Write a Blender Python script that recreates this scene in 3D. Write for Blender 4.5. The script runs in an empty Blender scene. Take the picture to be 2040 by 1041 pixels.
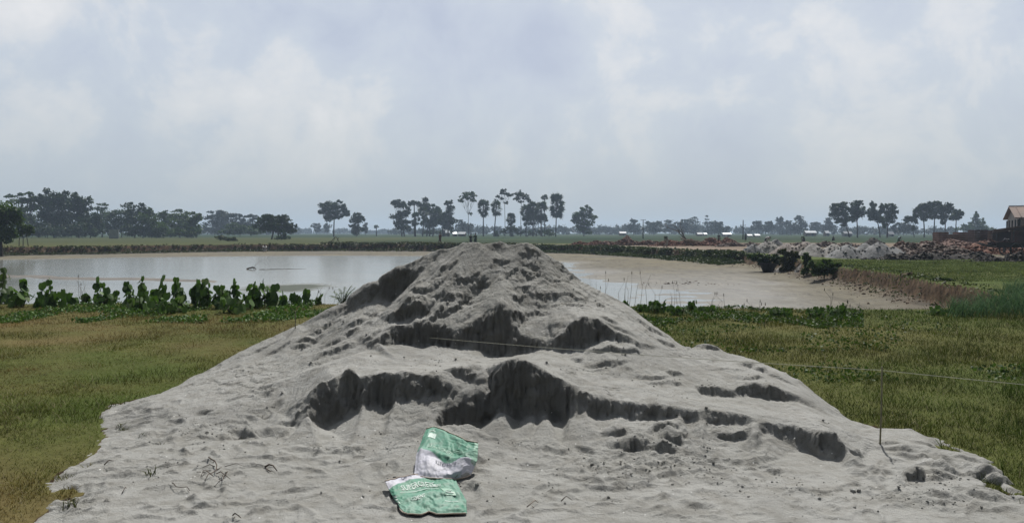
import bpy, math, random
import numpy as np
from mathutils import Vector, Matrix
from mathutils.geometry import delaunay_2d_cdt

random.seed(7)
RNG = np.random.default_rng(7)
R = math.radians
scene = bpy.context.scene
COL = scene.collection

# ------------------------------------------------------------------ camera
CAM_H = 1.6
FPX = 1600.0
PITCH = math.atan((520.5 - 463.0) / FPX)
cam_data = bpy.data.cameras.new('camera')
cam = bpy.data.objects.new('camera', cam_data)
COL.objects.link(cam)
cam.location = (0, 0, CAM_H)
cam.rotation_euler = (R(90) - PITCH, 0, 0)
cam_data.sensor_width = 36
cam_data.lens = 36 * FPX / 2040
cam_data.clip_start = 0.05
cam_data.clip_end = 6000
scene.camera = cam

# ------------------------------------------------------------------ light
SUN_EL, SUN_AZ = R(54), R(14)
w = bpy.data.worlds.new('World')
scene.world = w
w.use_nodes = True
nt = w.node_tree
nt.nodes.clear()
def N(nt, t, **kw):
    n = nt.nodes.new(t)
    for k, v in kw.items():
        if k in n.bl_rna.properties.keys():
            setattr(n, k, v)
        else:
            n.inputs[k].default_value = v
    return n
def L(nt, a, b):
    nt.links.new(a, b)
def MATH(nt, op, a, b=None, c=None, clamp=False):
    n = nt.nodes.new('ShaderNodeMath'); n.operation = op; n.use_clamp = clamp
    for i, v in enumerate((a, b, c)):
        if v is None: continue
        if isinstance(v, (int, float)): n.inputs[i].default_value = v
        else: nt.links.new(v, n.inputs[i])
    return n.outputs[0]
def RAMP(nt, fac, stops, interp='LINEAR'):
    n = nt.nodes.new('ShaderNodeValToRGB'); n.color_ramp.interpolation = interp
    el = n.color_ramp.elements
    while len(el) < len(stops): el.new(0.5)
    for e, (p, c) in zip(el, stops):
        e.position = p; e.color = c if len(c) == 4 else (*c, 1)
    nt.links.new(fac, n.inputs[0])
    return n.outputs[0]
def MIX(nt, fac, a, b, blend='MIX'):
    n = nt.nodes.new('ShaderNodeMix'); n.data_type = 'RGBA'; n.blend_type = blend
    for s, v in ((n.inputs[0], fac), (n.inputs[6], a), (n.inputs[7], b)):
        if isinstance(v, (int, float)): s.default_value = v
        elif isinstance(v, tuple): s.default_value = v if len(v) == 4 else (*v, 1)
        else: nt.links.new(v, s)
    return n.outputs[2]
def NOISE(nt, vec, scale, detail=4, rough=0.55, dist=0.0, dim='3D'):
    n = nt.nodes.new('ShaderNodeTexNoise'); n.noise_dimensions = dim
    n.inputs['Scale'].default_value = scale; n.inputs['Detail'].default_value = detail
    n.inputs['Roughness'].default_value = rough; n.inputs['Distortion'].default_value = dist
    if vec is not None: nt.links.new(vec, n.inputs['Vector'])
    return n.outputs['Fac']

sky = N(nt, 'ShaderNodeTexSky', sky_type='NISHITA', sun_disc=False, sun_elevation=SUN_EL,
        sun_rotation=SUN_AZ, altitude=0.0, air_density=1.2, dust_density=4.0, ozone_density=1.0)
tc = N(nt, 'ShaderNodeTexCoord')
sep = N(nt, 'ShaderNodeSeparateXYZ'); L(nt, tc.outputs['Generated'], sep.inputs[0])
zz = MATH(nt, 'MAXIMUM', sep.outputs[2], 0.0)
den = MATH(nt, 'ADD', zz, 0.42)
cx = MATH(nt, 'DIVIDE', sep.outputs[0], den)
cy = MATH(nt, 'DIVIDE', sep.outputs[1], den)
cmb = N(nt, 'ShaderNodeCombineXYZ'); L(nt, sep.outputs[0], cmb.inputs[0]); L(nt, sep.outputs[1], cmb.inputs[1])
L(nt, MATH(nt, 'MULTIPLY', zz, 1.1), cmb.inputs[2])
n_big = NOISE(nt, cmb.outputs[0], 3.2, 3, 0.5, 0.1)
n_sm = NOISE(nt, cmb.outputs[0], 8.5, 9, 0.6, 0.25)
cl = MATH(nt, 'ADD', MATH(nt, 'MULTIPLY', n_big, 0.5), MATH(nt, 'MULTIPLY', n_sm, 0.5))
# thin high overcast with brighter cumulus edges and bluish grey gaps
cloud = RAMP(nt, cl, [(0.37, (4.9, 5.5, 6.8)), (0.45, (5.5, 6.1, 7.2)), (0.515, (6.0, 6.6, 7.45)), (0.55, (6.9, 7.25, 7.75)), (0.59, (7.5, 7.7, 8.0)), (0.66, (8.6, 8.6, 8.7))])
# the cloud deck thins into grey haze low down
low = MATH(nt, 'SUBTRACT', 1.0, MATH(nt, 'MULTIPLY', zz, 4.6), clamp=True)
low = MATH(nt, 'POWER', low, 1.5)
cloud = MIX(nt, low, cloud, (4.5, 5.2, 5.7))
# behind the viewer (away from the sun) the cloud is less bright
back = MATH(nt, 'MULTIPLY_ADD', sep.outputs[1], 0.62, 0.52, clamp=True)
cb = N(nt, 'ShaderNodeVectorMath', operation='SCALE'); L(nt, cloud, cb.inputs[0]); L(nt, back, cb.inputs['Scale'])
mixc = MIX(nt, 0.88, sky.outputs[0], cb.outputs[0])
bg = N(nt, 'ShaderNodeBackground', Strength=0.1)
L(nt, mixc, bg.inputs['Color'])
wo = N(nt, 'ShaderNodeOutputWorld'); L(nt, bg.outputs[0], wo.inputs['Surface'])

SDIR = Vector((math.sin(SUN_AZ) * math.cos(SUN_EL), math.cos(SUN_AZ) * math.cos(SUN_EL), math.sin(SUN_EL)))
sd = bpy.data.lights.new('sun', 'SUN')
sd.energy = 4.7; sd.angle = R(0.9); sd.color = (1.0, 0.965, 0.91)
sun = bpy.data.objects.new('sun', sd); COL.objects.link(sun)
sun.rotation_euler = SDIR.to_track_quat('Z', 'Y').to_euler()

scene.view_settings.view_transform = 'Standard'
scene.view_settings.look = 'None'
scene.view_settings.exposure = 0.0
scene.view_settings.gamma = 1.0
try:
    scene.cycles.use_denoising = True
    scene.cycles.max_bounces = 6
    scene.cycles.volume_bounces = 1
    scene.cycles.transparent_max_bounces = 4
except Exception:
    pass

# ------------------------------------------------------------------ pixel <-> world
_c, _s = math.cos(PITCH), math.sin(PITCH)
def at(px, py, d):
    "world point seen at pixel (px, py) of the photo, d metres in front of the viewer"
    u = (px - 1020) / FPX; v = (520.5 - py) / FPX
    t = d / (_c + v * _s)
    return Vector((u * t, d, CAM_H + (v * _c - _s) * t))
def gnd(px, py, z=0.0):
    "world point on the level z seen at that pixel"
    u = (px - 1020) / FPX; v = (520.5 - py) / FPX
    t = (z - CAM_H) / (v * _c - _s)
    return Vector((u * t, (_c + v * _s) * t, z))
def ppm(d):
    return FPX / d

# ------------------------------------------------------------------ numpy noise
def vnoise(x, y, seed=0):
    x = np.asarray(x, float); y = np.asarray(y, float)
    xi = np.floor(x).astype(np.int64); yi = np.floor(y).astype(np.int64)
    xf = x - xi; yf = y - yi
    def h(a, b):
        n = (a * 374761393 + b * 668265263 + seed * 974634777) & 0xFFFFFFFF
        n = ((n ^ (n >> 13)) * 1274126177) & 0xFFFFFFFF
        n = (n ^ (n >> 16)) & 0xFFFFFFFF
        return n / 4294967295.0
    ux = xf * xf * (3 - 2 * xf); uy = yf * yf * (3 - 2 * yf)
    a = h(xi, yi); b = h(xi + 1, yi); c = h(xi, yi + 1); d = h(xi + 1, yi + 1)
    return (a * (1 - ux) + b * ux) * (1 - uy) + (c * (1 - ux) + d * ux) * uy * 1.0
def fbm(x, y, octaves=4, seed=0, gain=0.5):
    s = 0; amp = 1; tot = 0
    for o in range(octaves):
        s = s + amp * vnoise(x * 2 ** o + 17.3 * o, y * 2 ** o - 9.1 * o, seed + o)
        tot += amp; amp *= gain
    return s / tot * 2 - 1
def sstep(a, b, x):
    t = np.clip((x - a) / (b - a), 0, 1)
    return t * t * (3 - 2 * t)

# ------------------------------------------------------------------ mesh helpers
def mesh_np(name, verts, quads=None, tris=None, smooth=True, attrs=None):
    me = bpy.data.meshes.new(name)
    verts = np.asarray(verts, np.float32).reshape(-1, 3)
    me.vertices.add(len(verts)); me.vertices.foreach_set('co', verts.ravel())
    idx = []; starts = []; n = 0; npoly = 0
    if quads is not None and len(quads):
        q = np.asarray(quads, np.int32).reshape(-1, 4); idx.append(q.ravel())
        starts.append(np.arange(len(q)) * 4); n += len(q) * 4; npoly += len(q)
    if tris is not None and len(tris):
        t = np.asarray(tris, np.int32).reshape(-1, 3); idx.append(t.ravel())
        starts.append(n + np.arange(len(t)) * 3); npoly += len(t)
    idx = np.concatenate(idx); starts = np.concatenate(starts).astype(np.int32)
    me.loops.add(len(idx)); me.loops.foreach_set('vertex_index', idx)
    me.polygons.add(npoly); me.polygons.foreach_set('loop_start', starts)
    me.update(calc_edges=True)
    me.polygons.foreach_set('use_smooth', np.full(npoly, smooth))
    for k, v in (attrs or {}).items():
        v = np.asarray(v, np.float32)
        if v.ndim == 1:
            a = me.attributes.new(k, 'FLOAT', 'POINT'); a.data.foreach_set('value', v)
        else:
            if v.shape[1] == 3: v = np.concatenate([v, np.ones((len(v), 1), np.float32)], 1)
            a = me.attributes.new(k, 'FLOAT_COLOR', 'POINT'); a.data.foreach_set('color', v.ravel())
    me.validate()
    return me
def link(name, me, mat=None, parent=None, loc=None):
    o = bpy.data.objects.new(name, me); COL.objects.link(o)
    if mat is not None and me is not None and len(me.materials) == 0: me.materials.append(mat)
    if parent is not None:
        o.parent = parent
    if loc is not None: o.location = loc
    return o
def tag(o, label=None, cat=None, group=None, kind=None):
    if label: o['label'] = label
    if cat: o['category'] = cat
    if group: o['group'] = group
    if kind: o['kind'] = kind
    return o
def empty(name, loc, label, cat, group=None):
    o = bpy.data.objects.new(name, None); COL.objects.link(o); o.location = loc
    o.empty_display_size = 0.3
    return tag(o, label, cat, group)

class MB:
    "collects simple shapes into one mesh"
    def __init__(s): s.v = []; s.q = []; s.t = []; s.n = 0
    def add(s, verts, quads=(), tris=()):
        b = s.n
        s.v += [tuple(p) for p in verts]; s.n += len(verts)
        s.q += [tuple(i + b for i in f) for f in quads]; s.t += [tuple(i + b for i in f) for f in tris]
    def box(s, c, size, rot=None):
        hx, hy, hz = size[0] / 2, size[1] / 2, size[2] / 2
        p = [Vector((x, y, z)) for z in (-hz, hz) for y in (-hy, hy) for x in (-hx, hx)]
        if rot is not None: p = [rot @ a for a in p]
        p = [a + Vector(c) for a in p]
        s.add(p, [(0, 2, 3, 1), (4, 5, 7, 6), (0, 1, 5, 4), (2, 6, 7, 3), (0, 4, 6, 2), (1, 3, 7, 5)])
    def tube(s, pts, rads, seg=6, cap=True):
        pts = [Vector(p) for p in pts]
        if isinstance(rads, (int, float)): rads = [rads] * len(pts)
        rings = []
        up = Vector((0.13, 0.21, 0.97))
        for i, p in enumerate(pts):
            d = (pts[min(i + 1, len(pts) - 1)] - pts[max(i - 1, 0)])
            if d.length < 1e-9: d = Vector((0, 0, 1))
            d.normalize()
            a = d.cross(up)
            if a.length < 1e-3: a = d.cross(Vector((1, 0, 0)))
            a.normalize(); b = d.cross(a)
            rings.append([p + (a * math.cos(2 * math.pi * k / seg) + b * math.sin(2 * math.pi * k / seg)) * rads[i] for k in range(seg)])
        vs = [q for r in rings for q in r]
        qs = [(i * seg + k, i * seg + (k + 1) % seg, (i + 1) * seg + (k + 1) % seg, (i + 1) * seg + k) for i in range(len(pts) - 1) for k in range(seg)]
        ts = []
        if cap:
            vs.append(pts[0]); vs.append(pts[-1]); n0 = len(vs) - 2
            for k in range(seg):
                ts.append((n0, (k + 1) % seg, k)); ts.append((n0 + 1, (len(pts) - 1) * seg + k, (len(pts) - 1) * seg + (k + 1) % seg))
        s.add(vs, qs, ts)
    def build(s, name, mat, parent=None, smooth=False, origin=None, attrs=None):
        v = np.array(s.v, float)
        if origin is not None: v = v - np.array(origin)
        me = mesh_np(name, v, s.q, s.t, smooth, attrs)
        return link(name, me, mat, parent)

# ------------------------------------------------------------------ materials
def newmat(name):
    m = bpy.data.materials.new(name); m.use_nodes = True
    m.node_tree.nodes.clear()
    out = m.node_tree.nodes.new('ShaderNodeOutputMaterial')
    return m, m.node_tree, out
def simple(name, col, rough=0.8, var=0.25, scale=3.0, bump=0.0, bscale=30.0, metal=0.0, spec=0.3):
    m, t, out = newmat(name)
    g = t.nodes.new('ShaderNodeNewGeometry')
    f = NOISE(t, g.outputs['Position'], scale, 5, 0.6)
    lo = tuple(c * (1 - var) for c in col); hi = tuple(min(1, c * (1 + var)) for c in col)
    c = RAMP(t, f, [(0.3, lo), (0.7, hi)])
    p = N(t, 'ShaderNodeBsdfPrincipled', Roughness=rough, Metallic=metal)
    p.inputs['Specular IOR Level'].default_value = spec
    L(t, c, p.inputs['Base Color'])
    if bump:
        b = N(t, 'ShaderNodeBump', Strength=bump, Distance=0.05)
        L(t, NOISE(t, g.outputs['Position'], bscale, 4, 0.6), b.inputs['Height']); L(t, b.outputs[0], p.inputs['Normal'])
    L(t, p.outputs[0], out.inputs['Surface'])
    return m
def leafmat(name, dark, light, trans=0.25, extra=None):
    "foliage: colour from the per-leaf attribute tint"
    m, t, out = newmat(name)
    a = N(t, 'ShaderNodeAttribute', attribute_name='tint')
    st = [(0.0, dark), (1.0, light)]
    if extra: st = [(0.0, dark), (0.8, light), (0.97, extra)]
    c = RAMP(t, a.outputs['Fac'], st)
    d = N(t, 'ShaderNodeBsdfPrincipled', Roughness=0.6)
    d.inputs['Specular IOR Level'].default_value = 0.25
    L(t, c, d.inputs['Base Color'])
    tr = t.nodes.new('ShaderNodeBsdfTranslucent'); L(t, MIX(t, 1.0, c, (1.0, 1.15, 0.55), 'MULTIPLY'), tr.inputs[0])
    mx = N(t, 'ShaderNodeMixShader'); mx.inputs[0].default_value = trans
    L(t, d.outputs[0], mx.inputs[1]); L(t, tr.outputs[0], mx.inputs[2]); L(t, mx.outputs[0], out.inputs['Surface'])
    return m

# sand: dry grey river sand, damp where freshly cut, specks of shell and grit
def sand_material():
    m, t, out = newmat('river_sand')
    g = t.nodes.new('ShaderNodeNewGeometry'); P = g.outputs['Position']
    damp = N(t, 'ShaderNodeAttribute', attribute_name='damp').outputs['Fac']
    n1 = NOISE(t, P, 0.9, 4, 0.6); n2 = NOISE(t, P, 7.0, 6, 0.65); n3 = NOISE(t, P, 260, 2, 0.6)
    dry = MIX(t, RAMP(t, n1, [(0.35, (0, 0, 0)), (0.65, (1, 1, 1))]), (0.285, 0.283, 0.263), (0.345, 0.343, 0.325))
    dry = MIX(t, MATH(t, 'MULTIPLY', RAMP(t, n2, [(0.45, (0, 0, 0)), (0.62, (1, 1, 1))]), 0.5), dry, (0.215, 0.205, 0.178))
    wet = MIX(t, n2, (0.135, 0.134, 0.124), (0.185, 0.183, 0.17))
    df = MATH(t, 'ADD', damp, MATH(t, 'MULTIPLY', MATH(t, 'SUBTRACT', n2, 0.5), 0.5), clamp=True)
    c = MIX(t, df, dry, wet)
    grain = MATH(t, 'MULTIPLY_ADD', n3, 0.5, 0.75)
    c = MIX(t, 1.0, c, grain, 'MULTIPLY')
    # dark grit and bits of coal / leaf
    vo = N(t, 'ShaderNodeTexVoronoi', feature='F1', Scale=38.0); L(t, P, vo.inputs['Vector'])
    sepc = N(t, 'ShaderNodeSeparateColor'); L(t, vo.outputs['Color'], sepc.inputs[0])
    k = MATH(t, 'MULTIPLY', MATH(t, 'LESS_THAN', vo.outputs['Distance'], 0.17), MATH(t, 'GREATER_THAN', sepc.outputs[0], 0.955))
    c = MIX(t, MATH(t, 'MULTIPLY', k, 0.85), c, (0.035, 0.03, 0.025))
    # white shell flakes
    vo2 = N(t, 'ShaderNodeTexVoronoi', feature='F1', Scale=30.0); L(t, P, vo2.inputs['Vector'])
    sc2 = N(t, 'ShaderNodeSeparateColor'); L(t, vo2.outputs['Color'], sc2.inputs[0])
    k2 = MATH(t, 'MULTIPLY', MATH(t, 'LESS_THAN', vo2.outputs['Distance'], 0.14), MATH(t, 'GREATER_THAN', sc2.outputs[1], 0.972))
    c = MIX(t, k2, c, (0.82, 0.82, 0.8))
    p = N(t, 'ShaderNodeBsdfPrincipled', Roughness=0.92); p.inputs['Specular IOR Level'].default_value = 0.2
    L(t, c, p.inputs['Base Color'])
    b = N(t, 'ShaderNodeBump', Strength=0.9, Distance=0.014)
    h = MATH(t, 'ADD', NOISE(t, P, 42, 5, 0.72), MATH(t, 'MULTIPLY', n3, 0.12))
    h = MATH(t, 'ADD', h, MATH(t, 'MULTIPLY', NOISE(t, P, 13, 6, 0.72, 0.4), 1.9))
    L(t, h, b.inputs['Height']); L(t, b.outputs[0], p.inputs['Normal'])
    L(t, p.outputs[0], out.inputs['Surface'])
    return m
M_sand = sand_material()

# ------------------------------------------------------------------ ground layout
PIT = [(-75, 17.5), (-40, 17.6), (-20, 18.6), (-8, 18.3), (0, 17.6), (4.5, 17.2), (8.8, 16.6), (11.8, 18.5),
       (13.3, 22.5), (14.1, 27.0), (14.9, 32.0), (15.9, 38.5), (16.2, 43), (17.2, 48.5), (16.8, 54), (16.2, 63), (14.2, 75),
       (9.5, 89), (3, 98), (-9, 104), (-24, 106), (-38, 101), (-46, 92), (-54, 84), (-62, 78), (-80, 70)]
def pit_sd(x, y):
    "signed distance to the pit edge, positive inside"
    x = np.asarray(x, float); y = np.asarray(y, float)
    best = np.full(x.shape, 1e9); inside = np.zeros(x.shape, bool)
    n = len(PIT)
    for i in range(n):
        x0, y0 = PIT[i]; x1, y1 = PIT[(i + 1) % n]
        dx, dy = x1 - x0, y1 - y0
        t = np.clip(((x - x0) * dx + (y - y0) * dy) / (dx * dx + dy * dy), 0, 1)
        d = np.hypot(x - (x0 + t * dx), y - (y0 + t * dy))
        best = np.minimum(best, d)
        cond = ((y0 > y) != (y1 > y))
        with np.errstate(divide='ignore', invalid='ignore'):
            xc = (x1 - x0) * (y - y0) / (y1 - y0 + 1e-12) + x0
        inside ^= cond & (x < xc)
    return np.where(inside, best, -best)
WATER_Z = -0.86
def ground_z(x, y):
    sd0 = pit_sd(x, y)
    wob = 0.9 * fbm(x * 0.35, y * 0.35, 4, 11) + 0.35 * fbm(x * 1.7, y * 1.7, 3, 5)
    amp = np.clip(y / 60, 0.15, 1.0)
    sd = sd0 + wob * amp
    rightbank = sstep(10, 13, x) * sstep(22, 27, y) * (1 - sstep(50, 58, y))
    # bank profile: steep top then a crumbled toe
    wall = sstep(0.0, 0.25 + 0.004 * y, sd)
    toe = sstep(0.0, 1.3, sd)
    # mud above water: a strip at the far side and most of the right half
    dfar = np.clip((y - 70) / 30, 0, 1)
    strip = 1 - sstep(8 + 16 * dfar, 13 + 20 * dfar, sd0 + 3 * fbm(x * 0.08, y * 0.2, 3, 31))
    strip = strip * sstep(30, 60, y)
    rmud = sstep(-3, 9, x + 5 * fbm(x * 0.1, y * 0.1, 3, 8) - 0.02 * y) * sstep(19, 30, y + x * 0.9 - 4)
    near = 1 - sstep(0.5, 2.2, sd0)
    ripple = 0.042 * fbm(x * 0.5, y * 1.1, 5, 77, 0.62)
    lump = 0.02 * np.maximum(0, fbm(x * 1.8, y * 2.4, 3, 42))
    floor = WATER_Z - 0.055 + 0.11 * strip + 0.076 * rmud + 0.12 * near * sstep(0, 1, 1) + ripple * (0.5 + 0.5 * np.maximum(strip, rmud)) + lump
    floor = floor + rightbank * (1 - toe) * (0.14 + 0.12 * fbm(x * 1.3, y * 1.3, 3, 9))
    # thin mud bars lying in the left water
    bar = np.exp(-((y - 46 + 0.44 * (x + 28) - 2.0 * fbm(x * 0.25, 0 * y, 3, 4)) / 1.1) ** 2) * (1 - sstep(-18, -11, x))
    floor = floor + 0.115 * bar
    top = 0.05 * fbm(x * 0.3, y * 0.3, 3, 21) * sstep(9, 14, y) + 0.015 * fbm(x * 2.5, y * 2.5, 3, 22)
    # low rim of thrown-up earth along the edge
    top = top + 0.10 * np.exp(-((sd0 + 1.2) / 1.2) ** 2) * sstep(30, 60, y)
    z = top * (1 - wall) + floor * wall
    return z, sd, sd0, wall, strip, rmud, bar

# ------------------------------------------------------------------ the ground sheet
def build_ground():
    ys = np.concatenate([np.linspace(-40, 2, 22)[:-1], 2 * (1800 / 2.0) ** (np.linspace(0, 1, 640)), np.linspace(70, 112, 130)])
    ys = np.unique(ys)
    ss = np.linspace(-1, 1, 620); ss = np.sign(ss) * (0.85 * np.abs(ss) + 0.35 * np.abs(ss) ** 3)
    Y, S = np.meshgrid(ys, ss, indexing='ij')
    X = S * (np.maximum(Y, 3) * 0.9 + 4)
    z, sd, sd0, wall, strip, rmud, bar = ground_z(X, Y)
    far = sstep(110, 130, Y)
    z = np.where(Y > 200, z * 0.3, z)
    szz = np.maximum.reduce([sand_z(X + a, Y + b) for a in (-.04, .04) for b in (-.04, .04)])
    lo = np.minimum.reduce([sand_z(X + a, Y + b) for a in (-.06, 0, .06) for b in (-.06, 0, .06)])
    z = np.where(lo > -0.035, np.minimum(z, lo - 0.06), z)
    # colours (what the ground is made of)
    n1 = fbm(X * 0.25, Y * 0.25, 5, 3); n2 = fbm(X * 1.1, Y * 1.1, 4, 6); n3 = fbm(X * 0.04, Y * 0.02, 3, 19)
    col = np.zeros(X.shape + (3,))
    def mixc(a, b, f): return a * (1 - f[..., None]) + np.array(b) * f[..., None]
    grass = mixc(np.zeros_like(col) + np.array((0.062, 0.082, 0.020)), (0.125, 0.098, 0.042), np.clip(0.5 + 0.9 * n1 + 0.35 * n2, 0, 1) * np.where(X < 0, 1, 0.55))
    grass = mixc(grass, (0.072, 0.098, 0.028), sstep(22, 40, Y) * (1 - sstep(60, 100, Y)) * 0.8)   # bright short turf on the right bank
    field = mixc(np.zeros_like(col) + np.array((0.011, 0.030, 0.012)), (0.032, 0.050, 0.020), np.clip(0.5 + 1.2 * n3, 0, 1))
    # paddy parcels: slightly different greens in long strips
    par = vnoise(np.floor(X / 70 + 0.3 * np.floor(Y / 55)), np.floor(Y / 55), 5)
    field = field * (0.75 + 0.5 * par)[..., None]
    col = mixc(grass, (0, 0, 0), far * 0) * (1 - far[..., None]) + field * far[..., None]
    # left field just behind the pit is olive, brownish
    lf = (1 - sstep(-32, -18, X)) * sstep(84, 100, Y + 0 * X) * (1 - sstep(230, 300, Y))
    col = mixc(col, (0.062, 0.070, 0.028), lf * 0.8)
    # sandy path on top of the far bank
    path = np.exp(-(((-sd0) - 6.0 - 2.0 * fbm(X * 0.05, Y * 0.05, 2, 2)) / 5.0) ** 2) * sstep(-30, -20, X) * sstep(60, 80, Y) * (1 - sstep(28, 34, X))
    path = np.maximum(path, np.exp(-(((-sd0) - 8.5) / 3.0) ** 2) * sstep(-12, 0, X) * sstep(55, 75, Y) * 0.8)
    path = np.clip(path * (1.05 + 0.6 * n2), 0, 1)
    col = mixc(col, (0.27, 0.245, 0.20), path)
    # brick yard ground right, grey brown
    yard = sstep(11, 20, X) * sstep(62, 74, Y) * (1 - sstep(118, 130, Y))
    col = mixc(col, (0.19, 0.145, 0.115), np.clip(yard * (0.85 + 0.5 * n2), 0, 1))
    yard2 = sstep(24, 28, X) * sstep(50, 53, Y) * (1 - sstep(70, 80, Y))
    col = mixc(col, (0.16, 0.135, 0.115), np.clip(yard2 * (0.8 + 0.5 * n2), 0, 1))
    # pit walls: brown clay; floor: tan mud, grey where wet
    clay = np.zeros_like(col) + np.array((0.034, 0.025, 0.019)); clay = mixc(clay, (0.066, 0.047, 0.034), np.clip(0.5 + 1.2 * n2, 0, 1))
    clay = mixc(clay, (0.035, 0.04, 0.028), sstep(60, 75, Y))
    steep = sstep(0.02, 0.25, wall) * (1 - sstep(0.9, 1.0, wall))
    mudt = np.zeros_like(col) + np.array((0.148, 0.136, 0.108)); mudt = mixc(mudt, (0.18, 0.158, 0.105), np.clip(0.3 + 1.3 * n1, 0, 1))
    mudg = np.zeros_like(col) + np.array((0.105, 0.102, 0.088)); mudg = mixc(mudg, (0.13, 0.121, 0.10), np.clip(0.4 + 1.2 * n2, 0, 1))
    edge = 1 - sstep(1.0, 6.0, sd0 * np.where(X > 5, 1.0, 1.6) + 2.5 * n1)
    tan = np.clip(np.maximum(edge, strip * 0.9), 0, 1)
    mud = mixc(mudg, (0, 0, 0), 0 * tan) * (1 - tan[..., None]) + mudt * tan[..., None]
    mud = mixc(mud, (0.15, 0.125, 0.10), np.clip(bar * 0.7, 0, 1))
    col = col * (1 - steep[..., None]) + clay * steep[..., None]
    fl = sstep(0.88, 0.99, wall)
    col = col * (1 - fl[..., None]) + mud * fl[..., None]
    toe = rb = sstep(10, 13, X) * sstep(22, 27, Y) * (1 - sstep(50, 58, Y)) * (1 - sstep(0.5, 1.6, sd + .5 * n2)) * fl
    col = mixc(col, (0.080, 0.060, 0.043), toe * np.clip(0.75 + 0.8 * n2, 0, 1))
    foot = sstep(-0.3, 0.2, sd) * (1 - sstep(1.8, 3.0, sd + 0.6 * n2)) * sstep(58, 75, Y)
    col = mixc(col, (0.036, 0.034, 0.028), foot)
    wet = fl * (1 - tan)
    nr, nc = X.shape
    V = np.stack([X, Y, z], -1).reshape(-1, 3)
    i = np.arange(nr * nc).reshape(nr, nc)
    Q = np.stack([i[:-1, :-1], i[:-1, 1:], i[1:, 1:], i[1:, :-1]], -1).reshape(-1, 4)
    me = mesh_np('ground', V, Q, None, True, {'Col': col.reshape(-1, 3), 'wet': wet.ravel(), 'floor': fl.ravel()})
    m, t, out = newmat('ground_surface')
    g = t.nodes.new('ShaderNodeNewGeometry'); P = g.outputs['Position']
    c = N(t, 'ShaderNodeAttribute', attribute_name='Col').outputs['Color']
    wt = N(t, 'ShaderNodeAttribute', attribute_name='wet').outputs['Fac']
    f1 = NOISE(t, P, 6.0, 6, 0.7); f2 = NOISE(t, P, 0.8, 5, 0.6)
    c = MIX(t, 1.0, c, MATH(t, 'MULTIPLY_ADD', f1, 0.9, 0.55), 'MULTIPLY')
    c = MIX(t, 1.0, c, MATH(t, 'MULTIPLY_ADD', f2, 0.5, 0.75), 'MULTIPLY')
    flr = N(t, 'ShaderNodeAttribute', attribute_name='floor').outputs['Fac']
    mp = N(t, 'ShaderNodeMapping'); L(t, P, mp.inputs['Vector']); mp.inputs['Scale'].default_value = (0.35, 1.0, 1.0)
    str_ = NOISE(t, mp.outputs[0], 3.4, 7, 0.75, 0.8)
    dk = MATH(t, 'MULTIPLY', RAMP(t, str_, [(0.54, (0, 0, 0)), (0.64, (1, 1, 1))]), MATH(t, 'MULTIPLY', flr, 0.85))
    c = MIX(t, dk, c, (0.10, 0.09, 0.075))
    mp2 = N(t, 'ShaderNodeMapping'); L(t, P, mp2.inputs['Vector']); mp2.inputs['Scale'].default_value = (1.1, 0.28, 1.0)
    s2 = NOISE(t, mp2.outputs[0], 1.7, 6, 0.7, 0.9)
    c = MIX(t, MATH(t, 'MULTIPLY', RAMP(t, s2, [(0.54, (0, 0, 0)), (0.62, (1, 1, 1))]), MATH(t, 'MULTIPLY', flr, 0.6)), c, (0.065, 0.058, 0.048))
    c = MIX(t, MATH(t, 'MULTIPLY', RAMP(t, s2, [(0.36, (1, 1, 1)), (0.44, (0, 0, 0))]), MATH(t, 'MULTIPLY', flr, 0.5)), c, (0.20, 0.185, 0.15))
    sn = N(t, 'ShaderNodeSeparateXYZ'); L(t, g.outputs['True Normal'], sn.inputs[0])
    stp = RAMP(t, sn.outputs[2], [(0.70, (1, 1, 1)), (0.93, (0, 0, 0))])
    cn = NOISE(t, P, 3.5, 6, 0.7)
    c = MIX(t, stp, c, RAMP(t, cn, [(0.35, (0.030, 0.022, 0.016)), (0.5, (0.068, 0.046, 0.029)), (0.68, (0.125, 0.086, 0.055))]))
    p = N(t, 'ShaderNodeBsdfPrincipled'); L(t, MATH(t, 'MULTIPLY_ADD', wt, 0.16, 0.05), p.inputs['Specular IOR Level'])
    L(t, c, p.inputs['Base Color'])
    L(t, MATH(t, 'MULTIPLY_ADD', wt, -0.38, 0.92), p.inputs['Roughness'])
    b = N(t, 'ShaderNodeBump', Strength=0.7, Distance=0.04); L(t, f1, b.inputs['Height']); L(t, b.outputs[0], p.inputs['Normal'])
    L(t, p.outputs[0], out.inputs['Surface'])
    o = link('ground', me, m); tag(o, kind='structure')

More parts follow.
